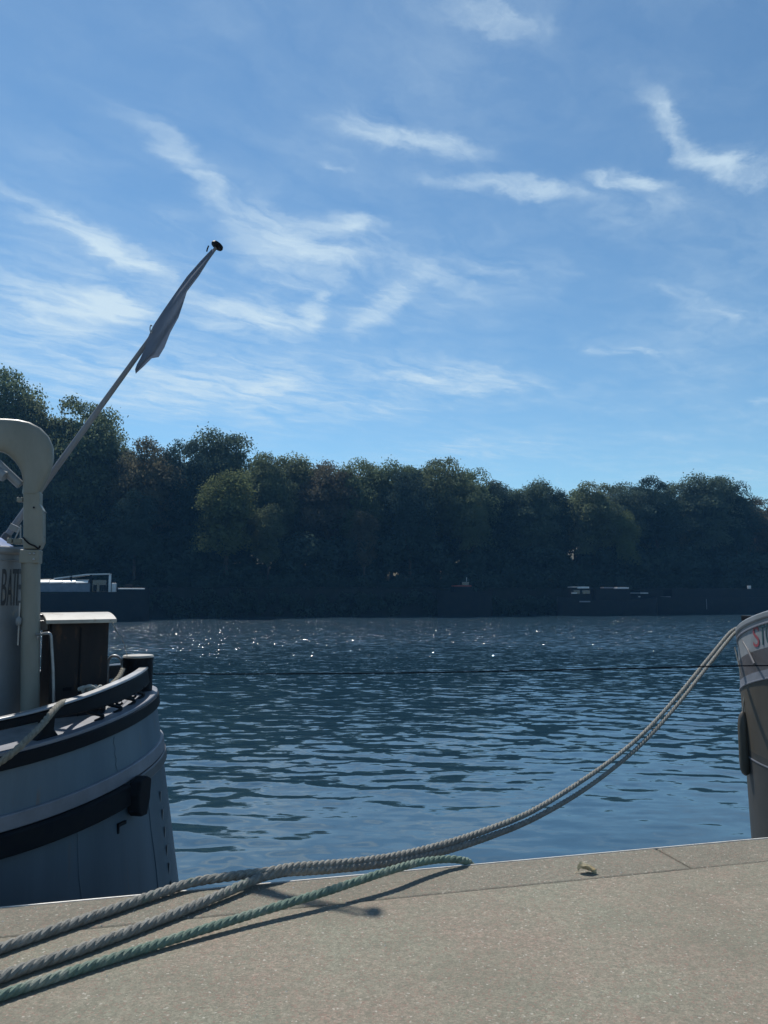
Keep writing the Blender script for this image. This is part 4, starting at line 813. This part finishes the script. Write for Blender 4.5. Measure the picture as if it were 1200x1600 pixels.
fbox(fb3, 'side_rail', 1024, 1048, 932, 933.5, t3+.3, .1, 'pale_band'); fbox(fb3, 'mast', 1103, 1103.8, 936, 952, t3-.1, .06, 'pale_band')
t4 = 90.5
fb4 = thing('far_motorboat', W(sx(725, t4), t4, WATER), 'small far boat with faint red stripe under the middle trees', 'boat')
far_hull(fb4, sx(690, t4), sx(775, t4), t4, 3.0, zy(730, 925, t4), bow=2.5, sheer_=.3)
fbox(fb4, 'stripe', 711, 737, 914.5, 916.5, t4+.7, 1.4, 'barge_red'); fbox(fb4, 'cabin', 710, 738, 916.7, 926, t4+.7, 1.4, 'barge_dark'); fbox(fb4, 'cabin_top', 722, 733, 909, 914.3, t4+.9, .9, 'barge_glass'); fbox(fb4, 'aerial', 729, 729.8, 902, 909, t4+1.2, .06, 'barge_white')

# ---------------------------------------------------------------- small things on the quay
lc = on_z(917, 1364); m = MB(); rows = []
for i in range(13):
    u = i/12; w_ = .03*math.sin(math.pi*min(1, u*1.02))**.7+.002; row = []
    for k in range(7):
        g = -1+2*k/6; cx_ = (u-.5)*.1; cz = .010+.024*abs(g)**1.5+.010*math.sin(u*math.pi*1.6)+.004*math.sin(g*5+i); row.append(lc+Vector((cx_, g*w_+.01*math.sin(u*4), cz)))
    rows.append(row+[p_+Vector((0, 0, .0012)) for p_ in row[::-1]])
m.strip(rows); DL = m.build('dry_leaf', 'dry_leaf', smooth=True, loc=lc); tag(DL, 'curled pale dry leaf lying near the quay edge joint', 'leaf')
m = MB(); m.tube([lc+Vector((-.042, .0, .012)), lc+Vector((-.058, -.006, .006)), lc+Vector((-.07, -.012, .002))], .0015, 5); m.build('leaf_stalk', 'dry_leaf', DL)
# loose grit on the concrete
r = np.random.default_rng(9); n = 800; gv = []; gf = []
mat('grit_pale', (.55, .52, .45), (.35, .33, .28), 90.0, .9)
for i in range(n):
    s_, t_ = r.uniform(-1.6, 3.6), r.uniform(1.6, EDGE-.03); h = r.uniform(.0015, .0045)*(1.4 if r.random() < .06 else 1); q = r.uniform(0, 6.28); o = len(gv); p_ = W(s_, t_, 0)
    for k in range(5): gv.append(p_+Vector((math.cos(q+k*1.257)*h*r.uniform(.7, 1.5), math.sin(q+k*1.257)*h*r.uniform(.7, 1.3), -.001)))
    gv.append(p_+Vector((0, 0, h*.9))); gf += [(o+k, o+(k+1) % 5, o+5) for k in range(5)]
m = MB(); m.v = [tuple(v) for v in gv]; m.f = gf; gg = m.build('grit', 'grit_pale'); tag(gg, 'tiny pale stone chips scattered over the concrete quay', 'grit', kind='stuff')

# ---------------------------------------------------------------- added haze, tinted blue to lift the dark tones
hb_ = MB(); hb_.box((0, 500, 20.5), (2600, 0, 0), (0, 2600, 0), (0, 0, 24.5))
hm = bpy.data.materials.new('haze'); hm.use_nodes = True; ht_ = hm.node_tree; ht_.nodes.clear()
pv = nd(ht_, 'ShaderNodeVolumePrincipled'); pv.inputs['Color'].default_value = (.18, .52, 1, 1); pv.inputs['Density'].default_value = .00042; pv.inputs['Anisotropy'].default_value = .0
ho = nd(ht_, 'ShaderNodeOutputMaterial'); ht_.links.new(pv.outputs[0], ho.inputs['Volume']); MATS['haze'] = hm
hz_o = hb_.build('haze', 'haze'); tag(hz_o, 'thin bluish haze added over the river to lift dark tones', kind='stuff')
